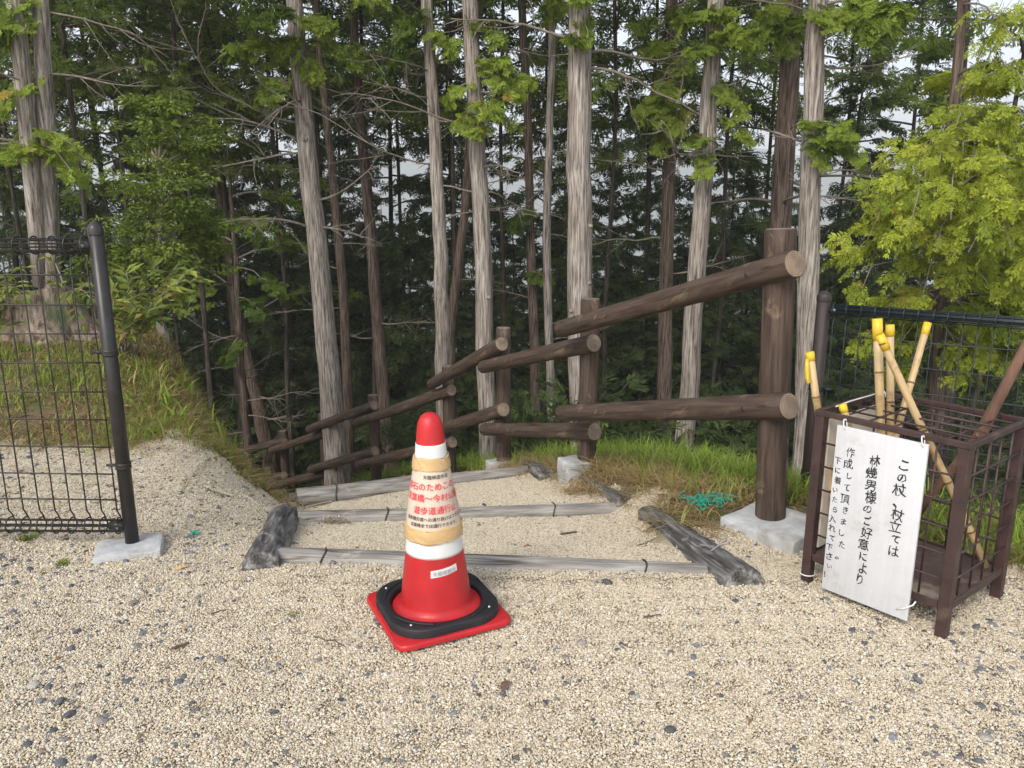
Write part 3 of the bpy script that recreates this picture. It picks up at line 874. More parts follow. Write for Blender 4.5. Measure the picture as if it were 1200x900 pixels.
# small white sticker
def cone_patch(name, a0, a1, z0, z1, off, mat, tilt=0.0):
    A = np.linspace(a0, a1, 12); Z = np.linspace(z0, z1, 3)
    V = []
    for z in Z:
        for a in A:
            zz = z + tilt * (a - a0)
            r = float(cone_r(zz)) + off
            V.append((r * math.cos(a), r * math.sin(a), zz))
    F = [(i * 12 + j, i * 12 + j + 1, (i + 1) * 12 + j + 1, (i + 1) * 12 + j) for i in range(2) for j in range(11)]
    return np_obj(name, np.array(V), np.array(F), mat, cone)
st = cone_patch('sticker', A0 - 0.14, A0 + 0.76, 0.172, 0.196, 0.0012, M['cone_white'], 0.012)
cone_text('lettering', '天龍峡観光', 0.1885, 0.0165, A0 + 0.31, simple_mat('grey_print', (0.25, 0.25, 0.25), 0.6, 0.1, 20, 0), 0.0, off=0.0024, parent=st, tilt=0.08)
# black weight ring lying on the base plate: lifts off
wt_ = thing('cone_weight', 'black rubber weight ring around the foot of the cone', 'cone weight', (CX, CY, CZ + 0.0185), R(25.5))
rounded_plate(0.374, 0.030, 0.115, 0.0, 'weight_ring', M['cone_black'], wt_, hole=0.1545, bev=0.005)
for k in range(4):
    a = math.pi / 4 + k * math.pi / 2
    A = np.linspace(a - 0.42, a + 0.42, 14)
    V, F = tube([(0.176 * math.cos(t), 0.176 * math.sin(t), 0.0315) for t in A], 0.0035, 6)
    np_obj('rib', V, F, M['cone_black'], wt_)
    V, F = tube([(0.192 * math.cos(a), 0.192 * math.sin(a), 0.029), (0.192 * math.cos(a), 0.192 * math.sin(a), 0.0335)], 0.0035, 8)
    np_obj('stud', V, F, M['white_wire'], wt_)

# ------------------------------------------------------------------ walking-stick rack
RX, RY = np.array([0.62, -0.785]), np.array([0.797, 0.604])
RX = RX / np.linalg.norm(RX); RY = np.array([-RX[1], RX[0]])          # along the front, towards the back
RW, RD, RH = 0.516, 0.462, 0.65
rack_rz = math.atan2(RX[1], RX[0])
RZ0 = terrain1(1.3, 2.5)
rack = thing('stick_rack', 'maroon steel cage rack holding the walking sticks', 'rack', (1.07, 2.685, RZ0), rack_rz)
bpy.context.view_layer.update()
# in the rack's own frame: x along the front, y to the back, z up
def rbox(name, x0, x1, y0, y1, z0, z1, mat=None, bev=0.002, parent=None):
    bm = box_bm(x1 - x0, y1 - y0, z1 - z0, bev, 1, ((x0 + x1) / 2, (y0 + y1) / 2, (z0 + z1) / 2))
    return bm_obj(name, bm, mat or M['rack'], parent or rack, 30)
def rrod(name, a, b, r=0.0036, parent=None):
    V, F = tube([a, b], r, 8); return np_obj(name, V, F, M['rack'], parent or rack)
LT = 0.034
for (x, y, low) in ((0, 0, -0.03), (RW, 0, -0.03), (0, RD, -0.04), (RW, RD, -0.04)):
    x0 = x - (LT if x > 0 else 0); y0 = y - (LT if y > 0 else 0)
    rbox('leg', x0, x0 + LT, y0, y0 + LT, low, RH - 0.012)
for (x0, x1, y0, y1) in ((-0.002, RW + 0.002, -0.002, 0.016), (-0.002, RW + 0.002, RD - 0.016, RD + 0.002), (-0.002, 0.016, 0.017, RD - 0.017), (RW - 0.016, RW + 0.002, 0.017, RD - 0.017)):
    rbox('top_rail', x0, x1, y0, y1, RH - 0.0115, RH + 0.008)
rbox('tray', 0.012, RW - 0.012, 0.012, RD - 0.012, 0.105, 0.111, simple_mat('dirty_tray', (0.085, 0.055, 0.045), 0.8, 0.4, 14, 0.4, dirt=((0.26, 0.22, 0.17), 0.52)))
for (x0, x1, y0, y1) in ((LT + .001, RW - LT - .001, 0.004, 0.0115), (LT + .001, RW - LT - .001, RD - 0.0115, RD - 0.004), (0.004, 0.0115, LT + .001, RD - LT - .001), (RW - 0.0115, RW - 0.004, LT + .001, RD - LT - .001)):
    rbox('tray_lip', x0, x1, y0, y1, 0.092, 0.120)
for k in range(1, 6):
    z = 0.11 + (RH - 0.13) * k / 6
    rrod('cage_rod', (LT, 0.008, z), (RW - LT, 0.008, z)); rrod('cage_rod', (LT, RD - 0.008, z), (RW - LT, RD - 0.008, z))
    rrod('cage_rod', (0.008, LT, z), (0.008, RD - LT, z)); rrod('cage_rod', (RW - 0.008, LT, z), (RW - 0.008, RD - LT, z))
for k in range(1, 5):
    x = RW * k / 5; y = RD * k / 5
    for yy in (0.015, RD - 0.015): rrod('cage_rod', (x, yy, 0.12), (x, yy, RH - 0.012))
    for xx in (0.015, RW - 0.015): rrod('cage_rod', (xx, y, 0.12), (xx, y, RH - 0.012))
for k in range(1, 6):
    rrod('top_rod', (RW * k / 6, 0.022, RH - 0.004), (RW * k / 6, RD - 0.022, RH - 0.004))
for k in range(1, 5):
    rrod('top_rod', (0.022, RD * k / 5, RH + 0.004), (RW - 0.022, RD * k / 5, RH + 0.004))
bd = rbox('side_board', 0.024, 0.033, 0.045, RD - 0.05, 0.13, RH - 0.03, M['ply'])
def wire_loop(name, c, ax, r, parent, mat=None, wr=0.0022, turns=1.1):
    ax = Vector(ax).normalized(); a = ax.orthogonal().normalized(); b = ax.cross(a)
    P = [Vector(c) + (a * math.cos(t) + b * math.sin(t)) * r + ax * 0.004 * t / 6 for t in np.linspace(0, turns * 6.283, 22)]
    V, F = tube(P, wr, 6); return np_obj(name, V, F, mat or M['white_wire'], parent)
wire_loop('wire_tie', (0.012, RD - 0.03, RH - 0.002), (0, 1, 0.2), 0.020, rack)
wire_loop('wire_tie', (0.017, 0.017, 0.03), (0, 0, 1), 0.027, rack)
P_ = [(0.03, 0.08, RH + 0.012), (0.03, 0.18, RH + 0.016), (0.028, 0.32, RH + 0.014), (0.02, 0.42, RH + 0.012)]
V, F = tube(P_, 0.0025, 6); np_obj('wire_tie', V, F, M['white_wire'], rack)

# sign board hanging on the front of the cage, foot swung outwards
SW, SH, STH = 0.304, 0.602, 0.011
sign = thing('sign_board', 'white board with handwritten black brush writing, tied to the rack', 'sign', (0, 0, 0))
sx0 = 0.098
lean = R(1.3)
o3 = Matrix.Translation((1.07, 2.685, RZ0)) @ Matrix.Rotation(rack_rz, 4, 'Z')
sign.matrix_world = o3 @ Matrix.Translation((sx0 + SW / 2, -0.012, 0.630)) @ Matrix.Rotation(-lean, 4, 'X') @ Matrix.Rotation(R(-0.7), 4, 'Y') @ Matrix.Translation((0, 0, -SH))
bm = box_bm(SW, STH, SH, 0.002, 2, (0, -STH / 2, SH / 2))
board = bm_obj('board', bm, M['sign'], sign, 30)
def brush_text(s, fx, f0, df, size, seed):
    rg = random.Random(seed)
    for i, ch in enumerate(s):
        if ch == ' ': continue
        bm = glyphs(ch, 1.0)
        if not bm.verts: bm.free(); continue
        xs = [v.co.x for v in bm.verts]; ys = [v.co.y for v in bm.verts]
        cx, cy = 0.5, 0.38
        a = R(rg.uniform(-5, 3)); sh = rg.uniform(0.02, 0.16); sx_, sy_ = rg.uniform(0.82, 1.0), rg.uniform(0.9, 1.08)
        small = 0.8 if ch in 'のにいたらてしきまご' else 1.0
        ph = rg.uniform(0, 9)
        bmesh.ops.remove_doubles(bm, verts=bm.verts, dist=1e-4)
        grow(bm, rg.uniform(0.012, 0.026))
        bmesh.ops.triangulate(bm, faces=bm.faces)
        bmesh.ops.subdivide_edges(bm, edges=[e for e in bm.edges if e.calc_length() > 0.3], cuts=1)
        for v in bm.verts:
            x, y = v.co.x - cx, v.co.y - cy
            n1 = mnoise.noise(Vector((x * 2.6 + ph, y * 2.6, 1.0))); n2 = mnoise.noise(Vector((x * 2.6, y * 2.6 + ph, 5.0)))
            x += 0.10 * n1; y += 0.10 * n2 + sh * x
            n3 = mnoise.noise(Vector((x * 9 + ph, y * 9, 3.0))); x += 0.018 * n3; y -= 0.018 * n3
            x, y = x * math.cos(a) - y * math.sin(a), x * math.sin(a) + y * math.cos(a)
            px = -SW / 2 + SW * fx + size * small * sx_ * x + (0.002 * rg.random() * 0)
            pz = SH * (1 - f0 - df * i) + size * small * sy_ * y
            v.co = Vector((px + 0.004 * math.sin(i * 2.1 + seed), -STH - 0.0006, pz))
        for f in bm.faces:
            f.normal_update()
        me = bpy.data.meshes.new('character'); bm.to_mesh(me); bm.free(); me.materials.append(M['ink'])
        link(bpy.data.objects.new('character', me), board)
brush_text('この杖、杖立ては', 0.775, 0.14, 0.070, 0.046, 1)
brush_text('林幾男様のご好意により', 0.455, 0.155, 0.0705, 0.044, 2)
brush_text('作成して頂きました。', 0.185, 0.14, 0.069, 0.037, 3)
brush_text('下に着いたら入れて下さい！', 0.060, 0.205, 0.0585, 0.029, 4)
wire_loop('wire_tie', (-SW / 2 + 0.022, -0.004, SH + 0.004), (1, 0.3, 0.2), 0.018, sign)
wire_loop('wire_tie', (SW / 2 - 0.022, -0.004, SH + 0.004), (1, 0.3, 0.2), 0.018, sign)
V, F = tube([(SW / 2 - 0.035, -0.014, 0.03), (SW / 2 - 0.01, -0.02, 0.045), (SW / 2 + 0.012, -0.008, 0.062), (SW / 2 + 0.016, 0.0, 0.075)], 0.0026, 6); np_obj('wire_tie', V, F, M['white_wire'], sign)

# walking sticks
def bamboo(label, top, bot, r, tape=0.045, seed=0, nodes=(0.22, 0.52, 0.8), bow=0.0):
    top, bot = Vector(top), Vector(bot)
    s = thing('bamboo_stick', label, 'walking stick', bot, 0, 'bamboo walking sticks in the rack')
    bpy.context.view_layer.update()
    inv = s.matrix_world.inverted()
    d = (top - bot); L = d.length; d = d.normalized()
    q = d.to_track_quat('Z', 'Y').to_matrix().to_4x4()
    mw = Matrix.Translation(bot) @ q
    zz = [0]; rr = [r * 0.95]
    for f in nodes:
        z = L * f
        zz += [z - 0.010, z - 0.003, z + 0.003, z + 0.010]; rr += [r * 0.97, r * 1.10, r * 1.08, r * 0.97]
    zz.append(L); rr.append(r)
    P = [(bow * math.sin(math.pi * z / L), 0.4 * bow * math.sin(2 * math.pi * z / L), z) for z in zz]
    V, F = tube(P, rr, 14); o = np_obj('cane', V, F, M['bamboo'], s); o.matrix_local = inv @ mw
    for f in nodes:
        z = L * f; x = bow * math.sin(math.pi * f); y = 0.4 * bow * math.sin(2 * math.pi * f)
        V, F = tube([(x, y, z - 0.0035), (x, y, z + 0.0035)], r * 1.13, 14, False); np_obj('node_ring', V, F, M['bamboo_node'], o)
    if tape:
        V, F = tube([(0, 0, L - tape), (0, 0, L - tape * 0.5), (0, 0, L + 0.002)], [r * 1.10, r * 1.16, r * 1.12], 14)
        np_obj('tape', V, F, M['yellow_tape'], s).matrix_local = inv @ mw
    return s, inv, mw, L
def tray_pt(u, v, d):
    p = at(u, v, d); p.z = RZ0 + 0.115; return p
s1, inv1, mw1, L1 = bamboo('bamboo stick with a loose yellow tape tail, outermost beside the log post', at(949, 413, 2.76), at(985, 640, 2.70), 0.0135, 0.03, 1, (0.30, 0.55, 0.78), 0.008)
V, F = tube([(0.012, -0.012, L1 - 0.02), (0.020, -0.016, L1 - 0.05), (0.018, -0.02, L1 - 0.085), (0.024, -0.018, L1 - 0.105)], [0.006, 0.008, 0.008, 0.007], 8)
np_obj('tape_tail', V, F, M['yellow_tape'], s1).matrix_local = inv1 @ mw1
bamboo('short bamboo stick barely topping the rack behind the sign', at(987, 474, 2.66), at(1035, 640, 2.52), 0.0125, 0.028, 2, (0.35, 0.7))
bamboo('thick upright bamboo stick with the longest yellow tape', at(1028, 374, 2.74), at(1037, 650, 2.62), 0.0155, 0.075, 3, (0.2, 0.42, 0.78))
bamboo('thin upright bamboo stick between the thick one and the slanted ones', at(1043, 381, 2.80), at(1044, 640, 2.70), 0.0135, 0.040, 4, (0.16, 0.42, 0.66))
bamboo('long bamboo stick slanting down to the far corner of the tray', at(1031, 393, 2.62), at(1155, 664, 2.56), 0.0135, 0.055, 5, (0.16, 0.38, 0.62, 0.97), 0.006)
bamboo('bamboo stick leaning away with its yellow end tilted right', at(1087, 379, 2.88), at(1016, 630, 2.66), 0.0125, 0.042, 6, (0.3, 0.5, 0.72))
bs_ = thing('branch_stick', 'thick crooked brown branch leaning out of the rack', 'walking stick', at(1085, 585, 2.78))
bpy.context.view_layer.update()
Pk = [at(1072, 606, 2.80), at(1092, 578, 2.76), at(1120, 545, 2.70), at(1146, 513, 2.63), at(1156, 496, 2.60), at(1170, 468, 2.56), at(1187, 435, 2.53), at(1206, 398, 2.5), at(1222, 365, 2.47)]
V, F = tube([tuple(p) for p in Pk], [0.015, 0.0155, 0.0165, 0.021, 0.0195, 0.0165, 0.016, 0.0155, 0.0145], 14, True, lambda i, th: 1 + 0.06 * np.sin(2 * th[None] + i[:, None]) + 0.05 * np.sin(3 * th[None] - 2 * i[:, None]))
o = np_obj('branch', V, F, M['branch_stick'], bs_); o.matrix_local = bs_.matrix_world.inverted()
V, F = tube([tuple(Pk[3] + Vector((-0.012, -0.015, 0.012))), tuple(Pk[3] + Vector((-0.02, -0.026, 0.018)))], [0.008, 0.006], 8)
np_obj('knot', V, F, M['branch_stick'], bs_).matrix_local = bs_.matrix_world.inverted()

# ------------------------------------------------------------------ gravel (instanced clumps of pebbles), stones, litter
def ico(sub):
    bm = bmesh.new(); bmesh.ops.create_icosphere(bm, subdivisions=sub, radius=1.0)
    V = np.array([v.co[:] for v in bm.verts]); F = np.array([[v.index for v in f.verts] for f in bm.faces]); bm.free()
    return V, F
IV, IF = ico(1)
def blobs(base, faces, pos, size, rg, flat=0.65, rough=0.18):
    n, k = len(pos), len(base)
    V = np.repeat(base[None], n, 0) * (1 + rg.normal(0, rough, (n, k, 1)))
    V = V * (size[:, None, None] * np.stack([rg.uniform(0.75, 1.35, n), rg.uniform(0.75, 1.1, n), rg.uniform(flat * 0.8, flat * 1.2, n)], -1)[:, None])
    a = rg.uniform(0, 6.283, n); ti = rg.normal(0, 0.35, n)
    c, s = np.cos(ti)[:, None], np.sin(ti)[:, None]
    V = np.stack([V[..., 0] * c - V[..., 2] * s, V[..., 1], V[..., 0] * s + V[..., 2] * c], -1)
    c, s = np.cos(a)[:, None], np.sin(a)[:, None]
    V = np.stack([V[..., 0] * c - V[..., 1] * s, V[..., 0] * s + V[..., 1] * c, V[..., 2]], -1) + pos[:, None]
    F = (faces[None] + (np.arange(n) * k)[:, None, None]).reshape(-1, 3)
    return V.reshape(-1, 3), F
clump_col = bpy.data.collections.new('pebble_clumps')
for k in range(7):
    rg = np.random.default_rng(100 + k)
    g = np.arange(-0.10, 0.1001, 0.0058)
    X, Y = np.meshgrid(g, g); X = X.ravel() + rg.normal(0, 0.0018, X.size); Y = Y.ravel() + rg.normal(0, 0.0018, Y.size)
    rr = np.hypot(X, Y); keep = rr < 0.088 + rg.normal(0, 0.006, X.size)
    X, Y = X[keep], Y[keep]
    size = np.clip(rg.lognormal(math.log(0.0031), 0.26, len(X)), 0.0020, 0.0068)
    Z = rg.normal(0.0005, 0.0013, len(X)) + size * 0.35
    V, F = blobs(IV, IF, np.stack([X, Y, Z], -1), size, rg, 0.7)
    clump_col.objects.link(bpy.data.objects.new('pebble_clump', np_mesh('pebble_clump', V, F, M['pebble'])))

pts = []
sp = 0.118
for i, y in enumerate(np.arange(0.9, 6.0, sp * 0.87)):
    xs = np.arange(-0.72 * y - 0.9, 0.70 * y + 0.7, sp) + (sp / 2 if i % 2 else 0)
    pts.append(np.stack([xs, np.full(len(xs), y)], -1))
pts = np.vstack(pts); pts = pts + RNG.normal(0, 0.012, pts.shape)
gm = gravel_mask(pts[:, 0], pts[:, 1])
pts = pts[RNG.uniform(0.05, 0.75, len(pts)) < gm]
e = 0.04
px_, py_ = pts[:, 0], pts[:, 1]
gz = ground_z(px_, py_)
dzx = (ground_z(px_ + e, py_) - ground_z(px_ - e, py_)) / (2 * e)
dzy = (ground_z(px_, py_ + e) - ground_z(px_, py_ - e)) / (2 * e)
rots = []
for a, b in zip(dzx, dzy):
    nrm = Vector((-a, -b, 1)).normalized()
    q = nrm.to_track_quat('Z', 'Y').to_matrix() @ Matrix.Rotation(random.uniform(0, 6.283), 3, 'Z')
    rots.append(q.to_euler()[:])
gme = bpy.data.meshes.new('gravel')
gme.vertices.add(len(pts)); gme.vertices.foreach_set('co', np.stack([px_, py_, gz + 0.003], -1).astype(np.float32).ravel())
ra = gme.attributes.new('rot', 'FLOAT_VECTOR', 'POINT'); ra.data.foreach_set('vector', np.array(rots, np.float32).ravel())
gme.materials.append(M['pebble'])
gravel = link(bpy.data.objects.new('gravel', gme))
tag(gravel, 'cream pea gravel covering the path and forecourt', 'gravel', kind='stuff')
ng = bpy.data.node_groups.new('strew_pebbles', 'GeometryNodeTree')
ng.interface.new_socket('Geometry', in_out='INPUT', socket_type='NodeSocketGeometry')
ng.interface.new_socket('Geometry', in_out='OUTPUT', socket_type='NodeSocketGeometry')
gi, go = ng.nodes.new('NodeGroupInput'), ng.nodes.new('NodeGroupOutput')
ci = ng.nodes.new('GeometryNodeCollectionInfo'); ci.inputs['Collection'].default_value = clump_col
ci.inputs['Separate Children'].default_value = True; ci.inputs['Reset Children'].default_value = True
ip = ng.nodes.new('GeometryNodeInstanceOnPoints'); ip.inputs['Pick Instance'].default_value = True
na = ng.nodes.new('GeometryNodeInputNamedAttribute'); na.data_type = 'FLOAT_VECTOR'; na.inputs['Name'].default_value = 'rot'
ng.links.new(gi.outputs[0], ip.inputs['Points']); ng.links.new(ci.outputs[0], ip.inputs['Instance'])
er = ng.nodes.new('FunctionNodeEulerToRotation')
ng.links.new(na.outputs['Attribute'], er.inputs[0]); ng.links.new(er.outputs[0], ip.inputs['Rotation'])
ng.links.new(ip.outputs[0], go.inputs[0])
gravel.modifiers.new('strew', 'NODES').node_group = ng

def strew(n, xr, yr, rg, dens=None):
    x = rg.uniform(*xr, n * 9); y = rg.uniform(*yr, n * 9)
    ok = (gravel_mask(x, y) > 0.45) & (np.abs(x) < 0.72 * y + 0.35)
    if dens is not None: ok &= rg.uniform(0, 1, len(x)) < dens(x, y)
    x, y = x[ok][:n], y[ok][:n]
    return np.stack([x, y, ground_z(x, y)], -1)
rg = np.random.default_rng(5)
def stone_density(x, y):
    patch = 0.5 + 0.5 * np.sin(3.3 * x + 1.0) * np.sin(2.9 * y + 0.5 * x)
    d = 0.17 + 0.45 * patch * smooth(3.0, 1.9, y) + 1.0 * smooth(-0.75, -1.5, x) * smooth(5.2, 2.6, y) + 0.75 * smooth(0.85, 1.2, x) * smooth(3.3, 2.7, y)
    return np.clip(d * np.where((np.abs(x + 0.1) < 0.85) & (y > 2.3), 0.35, 1.0), 0, 1)
S2, S2F = ico(2)
SB = []
for cnt, med, sg, cap, tmpl in ((1250, 0.0078, 0.34, 0.019, (S2, S2F)), (6500, 0.0052, 0.30, 0.010, (IV, IF))):
    pos = strew(cnt, (-3.6, 2.6), (1.0, 4.6), rg, stone_density)
    size = np.clip(rg.lognormal(math.log(med), sg, len(pos)), 0.003, cap)
    pos[:, 2] += size * 0.35 + 0.003
    SB.append(blobs(*tmpl, pos, size, rg, 0.5, 0.07 if cnt < 2000 else 0.14))
V = np.vstack([b[0] for b in SB]); F = np.vstack([SB[0][1], SB[1][1] + len(SB[0][0])])
tag(np_obj('stones', V, F, M['stone'], None, False), 'grey stones scattered over the gravel', 'stones', kind='stuff')

# leaf-shaped quads
def kites(pos, ax, nrm, length, width, fold=0.12):
    """one folded leaf (two quads) each"""
    ax = ax / np.linalg.norm(ax, axis=1)[:, None]
    nrm = nrm - ax * (nrm * ax).sum(1)[:, None]; nrm /= np.linalg.norm(nrm, axis=1)[:, None] + 1e-9
    sd = np.cross(nrm, ax); L = length[:, None]; W = width[:, None]
    up = nrm * (W * fold)
    V = np.stack([pos, pos + ax * L * 0.45 + sd * W + up, pos + ax * L - up * 2, pos + ax * L * 0.45 - sd * W + up], 1)
    n = len(pos)
    F = np.arange(n * 4).reshape(n, 4)
    return V.reshape(-1, 3), F
def rand_dir(rg, n, up=0.0):
    v = rg.normal(0, 1, (n, 3)); v[:, 2] += up
    return v / np.linalg.norm(v, axis=1)[:, None]
# fallen leaves on the forecourt and in the forest
n = 520
pos = strew(n, (-3.4, 2.4), (1.2, 4.9), rg, lambda x, y: 0.08 + 0.9 * smooth(-1.05, -1.5, x) * smooth(2.7, 3.1, y) + 0.22 * smooth(0.6, 0.9, x)); n = len(pos)
pos[:, 2] += 0.008
a = rg.uniform(0, 6.28, n)
V, F = kites(pos, np.stack([np.cos(a), np.sin(a), rg.normal(0, 0.15, n)], -1), np.stack([rg.normal(0, 0.3, n), rg.normal(0, 0.3, n), np.ones(n)], -1), rg.uniform(0.012, 0.045, n), rg.uniform(0.002, 0.008, n), 0.5)
tag(np_obj('fallen_leaves', V, F, M['litter'], None, False, {'tint': np.repeat(rg.uniform(0, 1, n), 4)}), 'dry brown leaf scraps strewn on the gravel', 'leaves', kind='stuff')
n = 9000
x = rg.uniform(-9, 9, n); y = rg.uniform(3.2, 16, n); ok = gravel_mask(x, y) < 0.25; x, y = x[ok], y[ok]; n = len(x)
pos = np.stack([x, y, ground_z(x, y) + 0.012], -1); a = rg.uniform(0, 6.28, n)
V, F = kites(pos, np.stack([np.cos(a), np.sin(a), rg.normal(0, 0.3, n)], -1), np.stack([rg.normal(0, 0.4, n), rg.normal(0, 0.4, n), np.ones(n)], -1), rg.uniform(0.03, 0.08, n), rg.uniform(0.008, 0.02, n), 0.4)
tag(np_obj('leaf_litter', V, F, M['litter'], None, False, {'tint': np.repeat(rg.uniform(0, 1, n), 4)}), 'brown leaf litter on the banks and forest floor', 'leaves', kind='stuff')

# ------------------------------------------------------------------ grass
def blades(pos, h, w, lean, rg, tint):
    n = len(pos)
    a = rg.uniform(0, 6.283, n); d = np.stack([np.cos(a), np.sin(a), np.zeros(n)], -1); s = np.stack([-np.sin(a), np.cos(a), np.zeros(n)], -1)
    ts = np.array([0, 0.35, 0.7, 1.0]); wd = np.array([0.8, 1.0, 0.7, 0.06])
    C = pos[:, None] + np.stack([np.zeros(4), np.zeros(4), ts], -1)[None] * h[:, None, None] * (1 - 0.35 * lean[:, None, None] * ts[None, :, None]) + d[:, None] * (lean * h)[:, None, None] * (ts ** 2)[None, :, None]
    off = s[:, None] * (w[:, None] * wd[None])[..., None]
    V = np.stack([C - off, C + off], 2).reshape(-1, 3)
    b = (np.arange(n) * 8)[:, None]
    F = np.concatenate([np.stack([b + 2 * k, b + 2 * k + 1, b + 2 * k + 3, b + 2 * k + 2], -1) for k in range(3)], 1).reshape(-1, 4)
    return V, F, np.repeat(tint, 8)
def tufts(centres, per, spread, rg):
    c = np.repeat(centres, per, 0)
    p = c + rg.normal(0, spread, (len(c), 2))
    return np.stack([p[:, 0], p[:, 1], ground_z(p[:, 0], p[:, 1]) - 0.005], -1)
def grass_patch(name, label, cand, per, hrange, w, straw, rg, lean=(0.2, 1.2), spread=0.035):
    p = tufts(cand, per, spread, rg); n = len(p)
    h = rg.uniform(*hrange, n) * rg.uniform(0.6, 1.1, n)
    dry = rg.uniform(0, 1, n) < np.repeat(straw, per)
    ln = rg.uniform(*lean, n) + dry * 0.6
    tint = np.where(dry, rg.uniform(0, 0.3, n), rg.uniform(0.55, 1.0, n))
    V, F, T = blades(p, h * np.where(dry, 0.75, 1), rg.uniform(0.6, 1.3, n) * w, ln, rg, tint)
    return tag(np_obj(name, V, F, M['grass'], None, True, {'tint': T}), label, 'grass', kind='stuff')
def along_crest(n, rg, s_lo, s_hi, o_lo, o_hi):
    L = CREST[s_lo:s_hi + 1]; seg = np.linalg.norm(np.diff(L[:, :2], axis=0), axis=1); cum = np.concatenate([[0], np.cumsum(seg)])
    s = rg.uniform(0, cum[-1], n); k = np.clip(np.searchsorted(cum, s) - 1, 0, len(seg) - 1)
    f = (s - cum[k]) / seg[k]; p = L[k, :2] + (L[k + 1, :2] - L[k, :2]) * f[:, None]
    d = (L[k + 1, :2] - L[k, :2]) / seg[k][:, None]; nr = np.stack([d[:, 1], -d[:, 0]], -1)
    return p + nr * rg.uniform(o_lo, o_hi, n)[:, None]
rg = np.random.default_rng(21)
c = along_crest(820, rg, 4, 6, -0.34, 0.55)
ok = ~((np.hypot(c[:, 0] - 1.17, c[:, 1] - 3.26) < 0.29)) & (gravel_mask(c[:, 0], c[:, 1]) < 0.35)
c = c[ok]; _, oo = poly_near(CREST, c[:, 0], c[:, 1])
grass_patch('bank_grass', 'bright grass and straw growing on the bank under the log fence', c, 12, (0.09, 0.24), 0.0026, np.where(oo < -0.1, 0.85, 0.22), rg, (0.3, 1.4))
c = along_crest(420, rg, 4, 6, -0.72, -0.22); c = c[(gravel_mask(c[:, 0], c[:, 1]) < 0.55) & (np.hypot(c[:, 0] - 1.17, c[:, 1] - 3.26) > 0.27)]
grass_patch('dry_grass', 'dead straw hanging over the foot of the grass bank', c, 12, (0.06, 0.15), 0.0022, np.full(len(c), 0.97), rg, (0.9, 1.9))
c = along_crest(240, rg, 6, 9, -0.15, 0.4)
grass_patch('bank_grass', 'green grass along the lower log fence posts', c, 12, (0.12, 0.26), 0.0035, np.full(len(c), 0.08), rg)
c = along_crest(420, rg, 2, 4, -0.22, 0.7)
c = c[c[:, 0] > 1.30]
grass_patch('bank_grass', 'tall green grass and straw behind the stick rack', c, 12, (0.10, 0.30), 0.003, np.full(len(c), 0.4), rg)
# mound on the left
n = 3000
x = rg.uniform(-5.2, -1.65, n); y = rg.uniform(4.0, 6.6, n)
ok = (gravel_mask(x, y) < 0.3) & (terrain(x, y) > -0.75) & (np.hypot(x + 3.28, y - 5.75) > 0.3)
c = np.stack([x[ok], y[ok]], -1)
st_ = 0.5 + 0.4 * np.sin(c[:, 0] * 3 + 1) * np.sin(c[:, 1] * 4)
grass_patch('mound_grass', 'yellowing grass tangled over the mound behind the mesh fence', c, 16, (0.035, 0.12), 0.0024, np.clip(st_ + 0.24, 0.2, 0.92), rg)
c = np.stack([rg.normal(-2.15, 0.24, 46), rg.normal(5.1, 0.25, 46)], -1)
grass_patch('bamboo_grass', 'fresh green broad-bladed grass on the mound shoulder', c, 6, (0.10, 0.24), 0.006, np.full(len(c), 0.25), rg, (0.4, 1.1), 0.03)
n = 560
x = rg.uniform(-2.35, -1.35, n); y = rg.uniform(4.1, 5.3, n); z_ = terrain(x, y)
ok = (y > 4.60 + 0.75 * (x + 1.5) + rg.normal(0, 0.08, n)) & (z_ > -0.6); c = np.stack([x[ok], y[ok]], -1)
grass_patch('dry_grass', 'dead straw on the shoulder of the mound above the stairs', c, 10, (0.04, 0.13), 0.0022, np.full(len(c), 0.8), rg, (0.7, 1.8))
c = np.stack([rg.uniform(-2.6, -1.2, 40), rg.uniform(3.3, 4.5, 40)], -1); c = c[c[:, 0] < -1.25 - 0.1 * (c[:, 1] - 3.3)]
grass_patch('dry_grass', 'short dry tufts scattered on the gravel slope beside the steps', c, 9, (0.02, 0.06), 0.002, np.full(len(c), 0.6), rg, (0.8, 2.0), 0.03)
# a few weeds in the gravel, each its own
def weed(label, x, y, h, n, seed, straw=0.0):
    rg = np.random.default_rng(seed)
    p = np.stack([x + rg.normal(0, h * 0.3, n), y + rg.normal(0, h * 0.3, n)], -1); p = np.column_stack([p, ground_z(p[:, 0], p[:, 1])])
    V, F, T = blades(p, rg.uniform(0.4, 1.0, n) * h, np.full(n, h * 0.09), rg.uniform(0.6, 1.6, n), rg, np.where(rg.uniform(0, 1, n) < straw, 0.1, rg.uniform(0.6, 0.85, n)))
    o = np_obj('weed', V - np.array([x, y, 0]), F, M['grass'], None, True, {'tint': T}); o.location = (x, y, 0)
    return tag(o, label, 'weed', 'weeds in the gravel')
def gpt(u, v):
    p = at(u, v, 1.0); d = Vector(p) - Vector((0, 0, CAM_H)); t = CAM_H / -d.z
    return (d * t).x, (d * t).y
for (u, v, h, n, s, lb) in ((343, 720, 0.022, 26, 31, 'tiny green weed in the gravel left of the cone'), (30, 632, 0.05, 40, 32, 'low weed under the mesh fence'),
                            (72, 660, 0.04, 30, 33, 'yellowish weed beside the mesh fence footing'), (1112, 803, 0.014, 10, 34, 'lone green leaf sprig in front of the rack')):
    x, y = gpt(u, v); weed(lb, x, y, h, n, s, 0.25)

